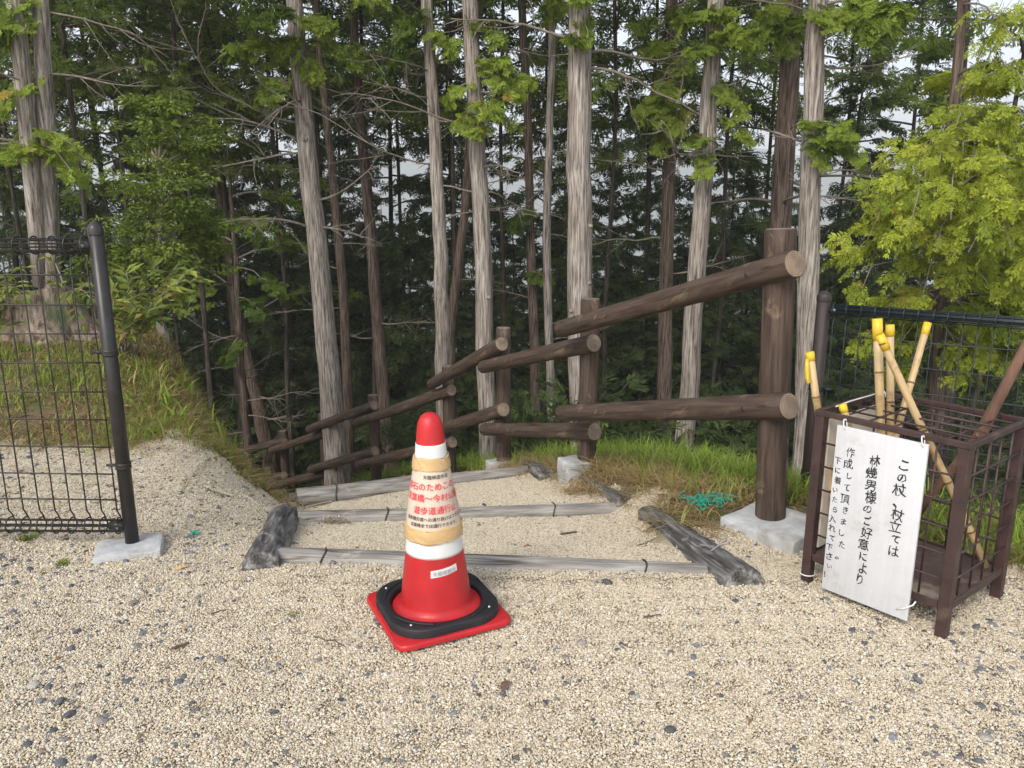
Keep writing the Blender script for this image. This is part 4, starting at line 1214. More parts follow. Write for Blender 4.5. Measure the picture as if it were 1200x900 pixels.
def twig_on_ground(label, u, v, L, r, a, seed):
    x, y = gpt(u, v); rg = np.random.default_rng(seed); P = []
    for t in np.linspace(-0.5, 0.5, 7):
        xx, yy = x + math.cos(a) * L * t + rg.normal(0, L * 0.03), y + math.sin(a) * L * t + rg.normal(0, L * 0.03)
        P.append((xx - x, yy - y, float(ground_z(xx, yy)) + r + 0.008))
    V, F = tube(P, np.linspace(r, r * 0.6, 7), 7); o = np_obj('fallen_twig', V, F, M['dead_bark']); o.location = (x, y, 0)
    tag(o, label, 'twig', 'twigs fallen on the gravel')
M['dead_bark'] = simple_mat('fallen_twig_bark', (0.13, 0.085, 0.06), 0.85, 0.35, 30, 0.4)
twig_on_ground('short thick brown twig on the gravel below the fence footing', 212, 762, 0.055, 0.005, 0.7, 1)
twig_on_ground('thin brown twig on the gravel left of the green weed', 257, 720, 0.05, 0.0028, 0.6, 2)
twig_on_ground('crooked thin twig on the gravel left of the cone', 385, 752, 0.14, 0.0028, -0.5, 3)
twig_on_ground('reddish twig on the gravel right of the cone', 764, 728, 0.06, 0.0032, 0.25, 4)
twig_on_ground('brown twig in the gravel by the second concrete footing', 668, 578, 0.09, 0.006, 0.5, 5)
def scrap(name, label, cat, u, v, size, mat, seed):
    x, y = gpt(u, v); rg = np.random.default_rng(seed); n = 7
    th = np.linspace(0, 6.283, 12, endpoint=False); r = size * (1 + 0.3 * np.sin(2 * th + seed) + rg.normal(0, 0.12, 12))
    V = [(0, 0, 0.02)] + [(r[k] * math.cos(t), 0.7 * r[k] * math.sin(t), 0.012 + rg.uniform(-0.003, 0.010)) for k, t in enumerate(th)]
    me = bpy.data.meshes.new(name); me.from_pydata(V, [], [(0, 1 + k, 1 + (k + 1) % 12) for k in range(12)]); me.materials.append(mat)
    o = link(bpy.data.objects.new(name, me)); o.location = (x, y, float(ground_z(x, y)))
    o.modifiers.new('thickness', 'SOLIDIFY').thickness = 0.0015
    tag(o, label, cat)
scrap('plastic_scrap', 'scrap of green plastic on the gravel near the fence post', 'plastic scrap', 227, 615, 0.022, M['net'], 3)
scrap('fallen_leaf', 'curled brown leaf on the gravel below the cone', 'leaf', 592, 806, 0.020, M['dead_bark'], 5)
scrap('fallen_leaf', 'pale tan leaf lying beside the fence footing', 'leaf', 213, 667, 0.020, simple_mat('tan_leaf', (0.50, 0.34, 0.15), 0.8, 0.2, 20, 0.2), 6)
# torn green net at the foot of the bank
net = Bag(); rg = np.random.default_rng(9)
for k in range(26):
    p = np.array([0.91 + rg.normal(0, 0.035), 3.50 + rg.normal(0, 0.05)])
    P = []
    a = rg.uniform(0, 6.28)
    for i in range(9):
        a += rg.normal(0, 0.8); p = p + 0.014 * np.array([math.cos(a), math.sin(a)])
        P.append((p[0], p[1], float(ground_z(p[0], p[1])) + 0.035 + rg.uniform(0, 0.03)))
    V, F = tube(P, 0.0026, 5); net.add(V, F)
tag(net.build('torn_net', M['net']), 'scrap of turquoise netting tangled in the dry grass', 'net')

# ------------------------------------------------------------------ foliage building blocks
def spray_template(nside, nleaf, seed, droop=0.16, leaf_w=0.30):
    """a flat cypress spray: main axis along +X (length 1), side shoots, scale-leaf lobes on them; returns (n,4,3)"""
    rg = np.random.default_rng(seed); K = []
    def kite(p, a, l, w):
        d = np.array([math.cos(a), math.sin(a)]); s = np.array([-d[1], d[0]])
        K.append([p, p + d * l * 0.5 + s * w, p + d * l, p + d * l * 0.5 - s * w])
    for i in range(nside):
        t = (i + 0.6) / nside
        for sd in (-1, 1):
            if rg.random() < 0.14: continue
            a = sd * R(rg.uniform(34, 66)); l = (0.50 * math.sin(math.pi * (0.18 + 0.78 * t)) + 0.06) * rg.uniform(0.5, 1.3)
            p0 = np.array([t * 0.85, 0.0])
            if nleaf <= 1:
                kite(p0, a, l, l * 0.13); continue
            for j in range(nleaf):
                q = p0 + np.array([math.cos(a), math.sin(a)]) * l * (j + 0.15) / nleaf
                ll = l * 1.5 / nleaf * rg.uniform(0.8, 1.3)
                for s2 in (-1, 1):
                    kite(q, a + s2 * R(rg.uniform(25, 48)), ll, ll * leaf_w)
            kite(p0 + np.array([math.cos(a), math.sin(a)]) * l * 0.85, a, l * 0.35, l * 0.35 * leaf_w)
    kite(np.array([0.8, 0.0]), 0.0, 0.25, 0.06)
    K = np.array(K)
    z = -droop * (K[..., 0] ** 2) - 0.35 * droop * np.abs(K[..., 1]) * 2 + rg.normal(0, 0.018, K.shape[:2])
    return np.concatenate([K, z[..., None]], -1)
T_HI = [spray_template(7, 4, s, leaf_w=0.19) for s in (1, 2, 3, 11, 12)]
T_MID = [spray_template(6, 3, s, leaf_w=0.18) for s in (4, 5, 6, 13)]
T_LOW = [spray_template(8, 1, s) for s in (7, 8, 9, 14)]

def put_sprays(bag, T, org, ax, nrm, scale, tint):
    org = np.asarray(org, float); n = len(org)
    if n == 0: return
    ax = ax / np.linalg.norm(ax, axis=1)[:, None]
    nrm = nrm - ax * (nrm * ax).sum(1)[:, None]; nrm /= np.linalg.norm(nrm, axis=1)[:, None] + 1e-9
    sd = np.cross(nrm, ax)
    Mx = np.stack([ax, sd, nrm], 1) * scale[:, None, None]
    for k, t in enumerate(T):
        m = np.arange(n) % len(T) == k
        if not m.any(): continue
        V = np.einsum('qkc,mcd->mqkd', t, Mx[m]) + org[m][:, None, None]
        nn = V.shape[0] * V.shape[1]
        bag.add(V.reshape(-1, 3), np.arange(nn * 4).reshape(nn, 4), np.repeat(tint[m], t.shape[0] * 4))

def bough_curve(p0, p1, sag, rg, n=8, wig=0.03):
    p0, p1 = np.asarray(p0, float), np.asarray(p1, float)
    L = np.linalg.norm(p1 - p0); t = np.linspace(0, 1, n)
    P = p0 + (p1 - p0) * t[:, None]
    P[:, 2] += sag * L * np.sin(math.pi * t)
    w = rg.normal(0, wig * L, (n, 3)); w[0] = 0; w[-1] *= 0.5
    return P + w * t[:, None]

def leafy_bough(leaf, wood, P, T, n, size, rg, tint=(0.2, 0.9), start=0.3, spread=0.12, r0=0.012, flat=0.35, droop=0.25):
    """sprays to both sides of a bough's curve P"""
    P = np.asarray(P); V, F = tube(P, np.linspace(r0, r0 * 0.25, len(P)), 5); wood.add(V, F)
    L = np.linalg.norm(P[-1] - P[0])
    s = start + (1 - start) * rg.uniform(0, 1, n) ** 0.8
    i = np.clip((s * (len(P) - 1)).astype(int), 0, len(P) - 2); f = s * (len(P) - 1) - i
    pos = P[i] + (P[i + 1] - P[i]) * f[:, None]
    d = P[i + 1] - P[i]; d = d / np.linalg.norm(d, axis=1)[:, None]
    side = np.cross(d, np.array([0, 0, 1.0])); side /= np.linalg.norm(side, axis=1)[:, None] + 1e-9
    k = rg.uniform(-1, 1, n)
    ax = d * rg.uniform(0.4, 1.1, n)[:, None] + side * k[:, None] * 1.1 + np.stack([np.zeros(n), np.zeros(n), rg.normal(-droop, 0.25, n)], -1)
    pos = pos + side * (k * spread * L * (1.1 - 0.7 * s))[:, None] + rg.normal(0, 0.03 * L, (n, 3)) * np.array([1, 1, 0.7])
    nrm = np.stack([rg.normal(0, flat, n), rg.normal(0, flat, n), np.ones(n)], -1)
    base = rg.uniform(*tint)
    put_sprays(leaf, T, pos, ax, nrm, size * rg.uniform(0.6, 1.25, n), np.clip(base * 0.5 + 0.5 * rg.uniform(*tint, n) + np.where(rg.uniform(0, 1, n) < 0.008, 0.5, 0), 0, 1))

def bare_branch(p0, d0, L, r0, rg, twigs=6, gnarl=0.30, lift=0.0):
    """returns Bag pieces for one dead branch with side twigs"""
    bag = Bag()
    def go(p, d, L, r, depth_):
        n = max(5, int(L / 0.12)); P = [p.copy()]; d = d / np.linalg.norm(d)
        for i in range(n):
            d = d + rg.normal(0, gnarl * (0.5 if i else 0.2), 3) * np.array([1, 1, 0.7]) + np.array([0, 0, lift]); d /= np.linalg.norm(d)
            P.append(P[-1] + d * L / n)
        V, F = tube(P, np.linspace(r, r * 0.3, len(P)), 6 if depth_ == 0 else 4); bag.add(V, F)
        if depth_ < 2:
            for _ in range(twigs if depth_ == 0 else 3):
                i = rg.integers(int(n * 0.3), n); dd = P[i + 1] - P[i]; dd /= np.linalg.norm(dd)
                go(P[i], dd * 0.8 + rg.normal(0, 0.55, 3), L * rg.uniform(0.22, 0.5), r * 0.42, depth_ + 1)
    go(np.asarray(p0, float), np.asarray(d0, float), L, r0, 0)
    return bag

def tree(label, uv, d, w_top, w_bot, mat, name='cypress_tree', boughs=(), bare=0, bare_v=(20, 400), seed=0, ext=7.0, crown_n=24, crown_gap=0.9, crown_len=1.7,
         leaf=None, hi=False, stems=None, group='cypress trees beside the path', knots=0, crown_tint=(0.1, 0.8), bare_len=(0.4, 1.3), twig_mat=None):
    rg = np.random.default_rng(1000 + seed)
    pts = [np.array(at(u, v, d)) for u, v in uv]                      # from the top of what is seen downwards
    k = depth(pts[0]) / FOC / 2
    zb = terrain1(pts[-1][0], pts[-1][1])
    base = np.array([pts[-1][0] + (pts[-1][0] - pts[0][0]) * 0.1, pts[-1][1], min(zb, pts[-1][2]) - 0.25])
    up = pts[0] - pts[-1]; up = up / np.linalg.norm(up) * 0.6 + np.array([0, 0, 0.4]); up /= np.linalg.norm(up)
    root = thing(name, label, 'tree', (base[0], base[1], base[2] + 0.25), 0, group)
    bpy.context.view_layer.update()
    inv = root.matrix_world.inverted()
    ctrl = [base] + pts[::-1] + [pts[0] + up * ext * f for f in (0.3, 0.65, 1.0)]
    r_t, r_b = w_top * k, w_bot * depth(pts[-1]) / FOC / 2
    hs = np.array([c[2] for c in ctrl])
    rad_c = [r_b * 1.22] + list(np.interp([p[2] for p in pts[::-1]], [pts[-1][2], pts[0][2]], [r_b, r_t])) + [r_t * 0.78, r_t * 0.45, 0.012]
    # resample smoothly
    C = np.array(ctrl); seg = np.linalg.norm(np.diff(C, axis=0), axis=1); cum = np.concatenate([[0], np.cumsum(seg)])
    s = np.linspace(0, cum[-1], 44)
    Pt = np.stack([np.interp(s, cum, C[:, i]) for i in range(3)], -1)
    for _ in range(3): Pt[1:-1] = (Pt[:-2] + 2 * Pt[1:-1] + Pt[2:]) / 4
    Pt[2:-2, :2] += rg.normal(0, 0.006, (len(Pt) - 4, 2))
    rad = np.interp(s, cum, rad_c)
    rad[0] *= 1.35; rad[1] *= 1.1
    ph = rg.uniform(0, 6.28, 6)
    wob = lambda i, th: 1 + 0.045 * np.sin(3 * th[None] + ph[0] + 0.25 * i[:, None]) + 0.03 * np.sin(7 * th[None] + ph[1] - 0.1 * i[:, None]) + 0.025 * np.sin(11 * th[None] + ph[2] + 0.15 * i[:, None])
    V, F = tube(Pt, rad, 24, True, wob)
    tr = np_obj('trunk', V, F, mat, root); tr.matrix_local = inv
    for kk in range(knots):
        i = rg.integers(8, 26); a = rg.uniform(-2.6, -0.6)
        o = np.array([math.cos(a), math.sin(a), 0]); p = Pt[i] + o * rad[i] * 0.95
        V, F = tube([p, p + o * 0.018, p + o * 0.03], [0.028, 0.022, 0.012], 10); np_obj('knot', V, F, mat, tr)
    z_of = lambda z: np.array([np.interp(z, Pt[:, 2], Pt[:, i]) for i in range(3)])
    r_of = lambda z: float(np.interp(z, Pt[:, 2], rad))
    lb, wb = Bag(), Bag()
    leafm = leaf or M['leaf_mid']
    T = T_HI if hi else T_MID
    for (u, v, dd, n, size, tint) in boughs:
        tgt = np.array(at(u, v, dd)); z0 = tgt[2] + rg.uniform(0.0, 0.35)
        p0 = z_of(z0)
        leafy_bough(lb, wb, bough_curve(p0, tgt, 0.10, rg), T, int(n * 1.9), size * 0.52, rg, tint, 0.35 if np.linalg.norm(tgt - p0) > 0.5 else 0.05, 0.18, 0.012, 0.6, 0.35)
    z_top = Pt[-1][2]; z_cr = pts[0][2] + crown_gap * 0.8 - 0.1
    for i in range(crown_n):
        f = (i + rg.uniform(0, 1)) / crown_n; z = z_cr + (z_top - z_cr) * f
        a = i * 2.4 + rg.normal(0, 0.4); l = crown_len * (1 - 0.75 * f) * rg.uniform(0.7, 1.2)
        p0 = z_of(z); p1 = p0 + np.array([math.cos(a) * l, math.sin(a) * l, rg.uniform(-0.25, 0.25) * l])
        leafy_bough(lb, wb, bough_curve(p0, p1, 0.12, rg, 6), T_MID if f < 0.25 else T_LOW, 34, 0.15 if f < 0.25 else 0.24, rg, crown_tint, 0.35, 0.28, 0.018, 0.7)
    if lb.V:
        c = lb.build('crown', leafm, root, False, 'tint'); c.matrix_local = inv
        l = wb.build('limbs', twig_mat or M['twig'], root); l.matrix_local = inv; l['kind'] = 'stuff'
    z_hi, z_lo = at(600, bare_v[0], d).z, at(600, bare_v[1], d).z
    for i in range(bare):
        z = rg.uniform(z_lo, z_hi); a = rg.uniform(0, 6.283) if rg.random() < 0.3 else (rg.uniform(-0.7, 0.5) if rg.random() < 0.5 else rg.uniform(2.6, 3.9))
        p0 = z_of(z) + np.array([math.cos(a), math.sin(a), 0]) * r_of(z) * 0.8
        bg = bare_branch(p0, (math.cos(a), math.sin(a), rg.uniform(-0.15, 0.35)), rg.uniform(*bare_len), max(0.009, r_of(z) * 0.15), rg)
        b = bg.build('branch', twig_mat or M['twig'], root); b.matrix_local = inv
    return root

# ------------------------------------------------------------------ the trees one can tell apart
YG, G1, DK = (0.55, 0.95), (0.3, 0.75), (0.0, 0.35)
tree('tall grey cypress leaning slightly, left of the log fence', [(345, -10), (352, 100), (368, 250), (383, 400), (396, 560)], 9.6, 18, 27, M['bark_pale'], seed=2, bare=9, bare_v=(90, 300), crown_gap=0.1, knots=3,
     boughs=[(330, 50, 9.4, 26, .34, G1), (385, 30, 9.3, 26, .34, G1), (310, 110, 9.2, 22, .32, G1), (365, 90, 9.3, 14, .28, G1), (300, 20, 9.0, 24, .36, DK), (270, 60, 9.2, 20, .3, G1), (420, 70, 9.4, 20, .32, G1)], bare_len=(0.6, 1.7))
tree('thin crooked brown trunk just right of the leaning grey cypress', [(374, 60), (385, 160), (396, 260), (404, 360), (406, 440), (411, 560)], 10.6, 8, 12, M['bark_brown'], seed=3, bare=3, crown_n=14, crown_gap=0.6)
tree('rough dark-grey trunk standing deep between two cypresses', [(425, 180), (437, 300), (446, 420), (458, 550)], 12.0, 12, 15, M['bark_brown'], seed=4, bare=5, crown_n=18, crown_gap=0.4, bare_v=(200, 420))
tree('slim pale cypress rising behind the tip of the cone', [(499, -10), (507, 110), (514, 230), (518, 360), (520, 540)], 9.2, 13, 18, M['bark_pale'], seed=5, bare=8, bare_v=(0, 260), crown_gap=0.5, bare_len=(0.6, 1.9),
     boughs=[(470, 40, 9.0, 20, .32, DK), (530, 60, 9.0, 18, .3, G1), (445, 90, 9.2, 18, .3, DK)])
tree('thin curved trunk crossing behind the slim pale cypress', [(560, 20), (552, 120), (548, 220), (538, 300), (529, 380), (524, 480)], 10.4, 8, 12, M['bark_brown'], seed=6, bare=2, crown_n=12, crown_gap=0.3)
tree('pale cypress with yellow-green sprays at eye level, behind the third fence post', [(549, -10), (556, 110), (563, 230), (567, 350), (573, 545)], 8.4, 18, 21, M['bark_pale'], seed=7, bare=5, bare_v=(0, 200), crown_gap=0.5, knots=2,
     boughs=[(590, 75, 8.0, 24, .25, YG), (600, 110, 7.9, 28, .25, YG), (575, 130, 7.8, 22, .24, YG), (540, 145, 8.0, 18, .23, YG), (560, 155, 7.9, 16, .22, YG), (620, 95, 8.1, 18, .24, G1), (585, 45, 8.2, 18, .26, G1), (525, 115, 8.2, 12, .22, YG), (600, 145, 8.0, 12, .2, YG)])
tree('thin brown trunk left of the thickest cypress', [(610, -10), (618, 120), (622, 280), (630, 530)], 11.2, 9, 11, M['bark_brown'], seed=8, bare=4, crown_n=14, bare_v=(20, 430),
     boughs=[(640, 330, 10.8, 16, .3, DK), (600, 270, 11, 16, .3, DK)])
tree('thinnest pale pole of a tree beside the thickest cypress', [(648, -10), (645, 140), (640, 300), (647, 500)], 10.2, 8, 10, M['bark_pale'], seed=9, bare=3, crown_n=12,
     boughs=[(655, 10, 9.9, 20, .26, YG), (640, 20, 9.9, 16, .25, G1)])
tree('thickest pale cypress, upright behind the second fence post', [(679, -10), (680, 130), (679, 270), (681, 400), (684, 540)], 8.2, 26, 30, M['bark_pale'], seed=10, bare=3, bare_v=(30, 120), crown_gap=0.4, knots=5,
     boughs=[(675, 45, 7.9, 14, .22, G1), (690, 48, 7.9, 12, .2, G1), (680, -5, 7.9, 20, .26, YG)], bare_len=(0.9, 1.8))
tree('brown trunk with a bright spray sleeve, middle right of the fence', [(786, 40), (785, 180), (781, 320), (779, 530)], 10.2, 14, 17, M['bark_brown'], seed=11, bare=4, bare_v=(170, 330), crown_gap=0.3, crown_n=18,
     boughs=[(770, 60, 9.8, 24, .28, YG), (800, 80, 9.8, 24, .28, YG), (765, 140, 9.7, 26, .27, YG), (795, 150, 9.7, 26, .27, YG), (775, 175, 9.8, 20, .26, YG), (755, 130, 9.8, 20, .26, YG), (780, 110, 9.7, 24, .27, G1), (750, 30, 9.9, 22, .28, G1)])
tree('pale cypress leaning right, between the second and first fence posts', [(840, -10), (831, 110), (823, 230), (812, 360), (803, 530)], 8.3, 19, 22, M['bark_pale'], seed=12, bare=4, bare_v=(0, 200), crown_gap=0.4, knots=2,
     boughs=[(800, 25, 8.0, 24, .26, G1), (815, 60, 7.9, 20, .25, G1), (860, 40, 8.0, 24, .26, YG), (880, 55, 8.0, 22, .26, YG), (900, 45, 8.0, 20, .25, G1), (812, 165, 8.0, 18, .22, G1), (822, 205, 8.0, 14, .2, YG), (870, 130, 8.0, 18, .22, G1), (880, 165, 8.0, 14, .2, YG), (850, 15, 8.1, 22, .26, G1)])
tree('reddish-brown cypress trunk directly behind the tallest fence post', [(929, 30), (924, 110), (917, 210), (911, 330), (908, 480)], 9.4, 22, 27, M['bark_brown'], seed=13, bare=5, bare_v=(120, 300), crown_gap=0.0,
     boughs=[(915, 35, 9.0, 24, .28, G1), (940, 20, 9.0, 24, .28, G1), (900, 20, 9.0, 22, .28, YG), (925, 60, 9.0, 16, .26, YG)])
tree('grey cypress trunk rising beside the tallest fence post', [(957, -10), (953, 120), (949, 260), (946, 380), (944, 520)], 7.2, 22, 25, M['bark_pale'], seed=14, bare=3, bare_v=(20, 250), crown_gap=0.4,
     boughs=[(985, 25, 6.9, 26, .25, G1), (1010, 20, 6.8, 26, .26, G1), (1040, 30, 6.8, 26, .26, G1), (1060, 15, 6.8, 22, .26, G1), (975, 165, 6.8, 20, .20, G1), (995, 160, 6.7, 22, .2, G1), (950, 145, 6.9, 18, .19, G1), (1010, 185, 6.8, 16, .2, G1), (965, 190, 6.9, 12, .18, YG), (1030, 50, 6.8, 16, .24, G1)])
tree('dark trunk high in the upper right behind bright foliage', [(1130, -10), (1125, 80), (1121, 180), (1118, 400)], 12.5, 13, 16, M['bark_dark'], seed=15, bare=5, bare_v=(0, 160), crown_gap=0.2, twig_mat=M['twig_dark'],
     boughs=[(1090, 60, 12, 24, .4, DK), (1160, 80, 12, 24, .4, DK), (1100, 130, 12, 24, .4, DK)])
tree('dark trunk in the gloom above the small green tree', [(245, 60), (253, 170), (262, 260), (275, 340)], 14.0, 13, 17, M['bark_dark'], seed=17, bare=6, bare_v=(120, 300), crown_gap=0.2, twig_mat=M['twig_dark'],
     boughs=[(230, 90, 13.5, 24, .45, DK), (290, 140, 13.5, 22, .45, DK)])
tree('leaning brown trunk low down behind the lowest fence posts', [(285, 400), (300, 460), (312, 520), (322, 570)], 13.2, 13, 19, M['bark_brown'], seed=18, bare=4, bare_v=(380, 500), crown_n=14, crown_gap=0.4, ext=5, twig_mat=M['twig'])
tree('slender multi-twigged brown sapling left of the lowest fence post', [(278, 330), (281, 400), (286, 470), (294, 560)], 11.6, 6, 9, M['bark_brown'], seed=19, bare=9, bare_v=(380, 540), crown_n=10, crown_gap=0.2, ext=3, bare_len=(0.5, 1.3),
     boughs=[(305, 365, 11.2, 16, .3, DK), (330, 345, 11.2, 16, .3, DK), (265, 420, 11.3, 14, .28, DK)])
# forked pair at the left
t1 = tree('pale twin-stemmed cypress behind the cut stump', [(47, -10), (51, 100), (55, 200), (58, 320)], 7.0, 17, 24, M['bark_pale'], seed=1, bare=8, bare_v=(0, 200), crown_gap=0.5, bare_len=(0.7, 2.0), knots=2,
          boughs=[(-8, 30, 6.7, 18, .24, G1), (28, 38, 6.6, 6, .2, G1), (0, 130, 6.7, 16, .24, YG), (5, 180, 6.7, 18, .24, YG), (95, 185, 6.8, 14, .22, YG), (85, 205, 6.8, 12, .2, YG), (-20, 60, 6.7, 20, .25, G1)])
rgx = np.random.default_rng(77)
Pt = np.array([at(50, 335, 6.97), at(44, 270, 6.93), at(36, 190, 6.9), at(27, 100, 6.88), at(17, 0, 6.86), at(6, -90, 6.85)] + [at(6, -90, 6.85) + Vector((-0.05 * k, 0, 0.9 * k)) for k in range(1, 6)])
rr_ = np.interp(np.arange(len(Pt)), [0, 5, len(Pt) - 1], [0.080, 0.060, 0.02])
V, F = tube(Pt, rr_, 20, True, lambda i, th: 1 + 0.05 * np.sin(3 * th[None] + 0.3 * i[:, None]) + 0.03 * np.sin(7 * th[None]))
bpy.context.view_layer.update()
np_obj('second_stem', V, F, M['bark_pale'], t1).matrix_local = t1.matrix_world.inverted()

# bright young cypress hanging over the wire fence on the right
def young_cypress():
    rg = np.random.default_rng(4040)
    d = 5.3
    tr_pts = [np.array(at(1098, 480, d)), np.array(at(1100, 400, d)), np.array(at(1108, 280, d)), np.array(at(1118, 140, d)), np.array(at(1128, 0, d)), np.array(at(1135, -120, d)), np.array(at(1140, -260, d))]
    b = tr_pts[0].copy(); b[2] = terrain1(b[0], b[1]) - 0.2
    root = thing('cypress_tree', 'young cypress with bright yellow-green sprays over the wire fence', 'tree', (b[0], b[1], b[2] + 0.2), 0, 'cypress trees beside the path')
    bpy.context.view_layer.update(); inv = root.matrix_world.inverted()
    P = np.array([b] + tr_pts); V, F = tube(P, np.linspace(0.062, 0.016, len(P)), 16)
    np_obj('trunk', V, F, M['bark_brown'], root).matrix_local = inv
    lb, wb = Bag(), Bag()
    zs = lambda z: np.array([np.interp(z, P[:, 2], P[:, i]) for i in range(3)])
    spots = [(1130, 150, 4.5), (1145, 180, 4.5), (1025, 245, 4.7), (1055, 240, 4.5), (1090, 235, 4.4), (1140, 205, 4.3), (1185, 190, 4.3), (985, 300, 4.8), (1015, 275, 4.5),
             (1060, 265, 4.3), (1110, 255, 4.2), (1160, 250, 4.2), (1200, 240, 4.2), (1005, 335, 4.7), (1050, 310, 4.4), (1095, 300, 4.3), (1140, 295, 4.2), (1185, 290, 4.2), (1215, 300, 4.2),
             (1030, 365, 4.8), (1075, 350, 4.6), (1120, 340, 4.5), (1160, 335, 4.5), (1195, 340, 4.4), (1010, 400, 5.0), (1055, 415, 5.0), (1150, 390, 4.9), (1190, 385, 4.8), (1135, 440, 5.0), (1180, 440, 4.9), (1040, 450, 5.2),
             (1190, 60, 4.5), (1205, 100, 4.4), (1230, 150, 4.3), (1240, 250, 4.3), (1250, 340, 4.4), (1195, 150, 4.5)]
    for (u, v, dd) in spots:
        tgt = np.array(at(u, v, dd)); p0 = zs(tgt[2] + rg.uniform(0.05, 0.5))
        leafy_bough(lb, wb, bough_curve(p0, tgt, 0.10, rg), T_HI, 20, 0.125, rg, (0.15, 0.95), 0.30, 0.24, 0.008, 0.7, 0.45)
    for i in range(30):                                            # the side away from the path
        z = rg.uniform(0.3, 2.2); a = rg.uniform(-0.5, 1.7); l = rg.uniform(0.5, 0.85); p0 = zs(z)
        leafy_bough(lb, wb, bough_curve(p0, p0 + np.array([math.cos(a) * l, math.sin(a) * l, rg.uniform(-.2, .2)]), 0.1, rg), T_MID, 24, 0.17, rg, (0.2, 0.8), 0.3, 0.2, 0.010)
    lb.build('crown', M['leaf_near'], root, False, 'tint').matrix_local = inv
    l = wb.build('limbs', M['twig'], root); l.matrix_local = inv; l['kind'] = 'stuff'
young_cypress()

# ------------------------------------------------------------------ broad-leaved bushes and the stump on the mound
def leaf_cloud(bag, blobs_, n, lsize, rg, tint=(0, 1), layer=0.5):
    """layered leaf clumps in ellipsoids (centre, radii)"""
    for (c, r) in blobs_:
        m = rg.normal(0, 1, (n, 3)); m /= np.linalg.norm(m, axis=1)[:, None]; m *= rg.uniform(0.35, 1.0, n)[:, None] ** 0.5
        pos = np.asarray(c) + m * np.asarray(r)
        ax = m * np.array([1, 1, 0.2]) + rg.normal(0, 0.5, (n, 3)) * np.array([1, 1, 0.5]) + np.array([0, 0, -0.1])
        nr = np.stack([rg.normal(0, 0.45, n), rg.normal(0, 0.45, n) - 0.2, np.ones(n)], -1)
        V, F = kites(pos, ax, nr, lsize * rg.uniform(0.6, 1.3, n), lsize * 0.28 * rg.uniform(0.8, 1.2, n), 0.25)
        bag.add(V, F, np.repeat(np.clip(rg.uniform(*tint) * 0.4 + 0.6 * rg.uniform(*tint, n), 0, 1), 4))
def small_tree():
    rg = np.random.default_rng(66)
    d = 6.6
    tp = [np.array(at(u, v, d)) for u, v in ((194, 462), (196, 430), (192, 395), (184, 365), (182, 320), (190, 260), (186, 190))]
    base = tp[0].copy(); base[2] = min(base[2], terrain1(base[0], base[1])) - 0.3
    root = thing('small_tree', 'small dense green tree with a kinked grey trunk on the mound edge', 'tree', (base[0], base[1], base[2] + 0.3))
    bpy.context.view_layer.update(); inv = root.matrix_world.inverted()
    P = np.array([base] + tp); V, F = tube(P, [0.055, 0.05, 0.047, 0.043, 0.036, 0.028, 0.02, 0.01], 14, True, lambda i, th: 1 + 0.06 * np.sin(3 * th[None] + i[:, None]))
    np_obj('trunk', V, F, M['bark_pale'], root).matrix_local = inv
    bag, wood = Bag(), Bag()
    spots = [(165, 290, .34), (205, 275, .34), (235, 285, .26), (150, 330, .26), (185, 320, .34), (220, 315, .28), (140, 285, .28), (180, 245, .34), (215, 240, .30), (150, 245, .30), (190, 205, .34), (230, 210, .26), (160, 205, .28),
             (200, 165, .30), (170, 165, .28), (225, 170, .24), (195, 130, .28), (235, 255, .24), (120, 310, .22), (170, 135, .24), (225, 140, .22), (150, 355, .20), (205, 345, .22), (245, 270, .2)]
    for (u, v, s) in spots:
        c = np.array(at(u, v, d + rg.uniform(-0.4, 0.3)))
        for q in range(5):
            cc = c + rg.normal(0, s * 0.45, 3) * np.array([1, 1, 0.7])
            leaf_cloud(bag, [(cc, (s * 0.55, s * 0.55, s * 0.16))], 120, 0.044, rg, (0.0, 1.0))
        p0 = np.array([np.interp(c[2] - 0.2, P[:, 2], P[:, i]) for i in range(3)])
        V, F = tube(bough_curve(p0, c, 0.05, rg, 6), np.linspace(0.012, 0.004, 6), 5); wood.add(V, F)
    bag.build('crown', M['leaf_round'], root, False, 'tint').matrix_local = inv
    l = wood.build('limbs', M['twig'], root); l.matrix_local = inv; l['kind'] = 'stuff'
small_tree()

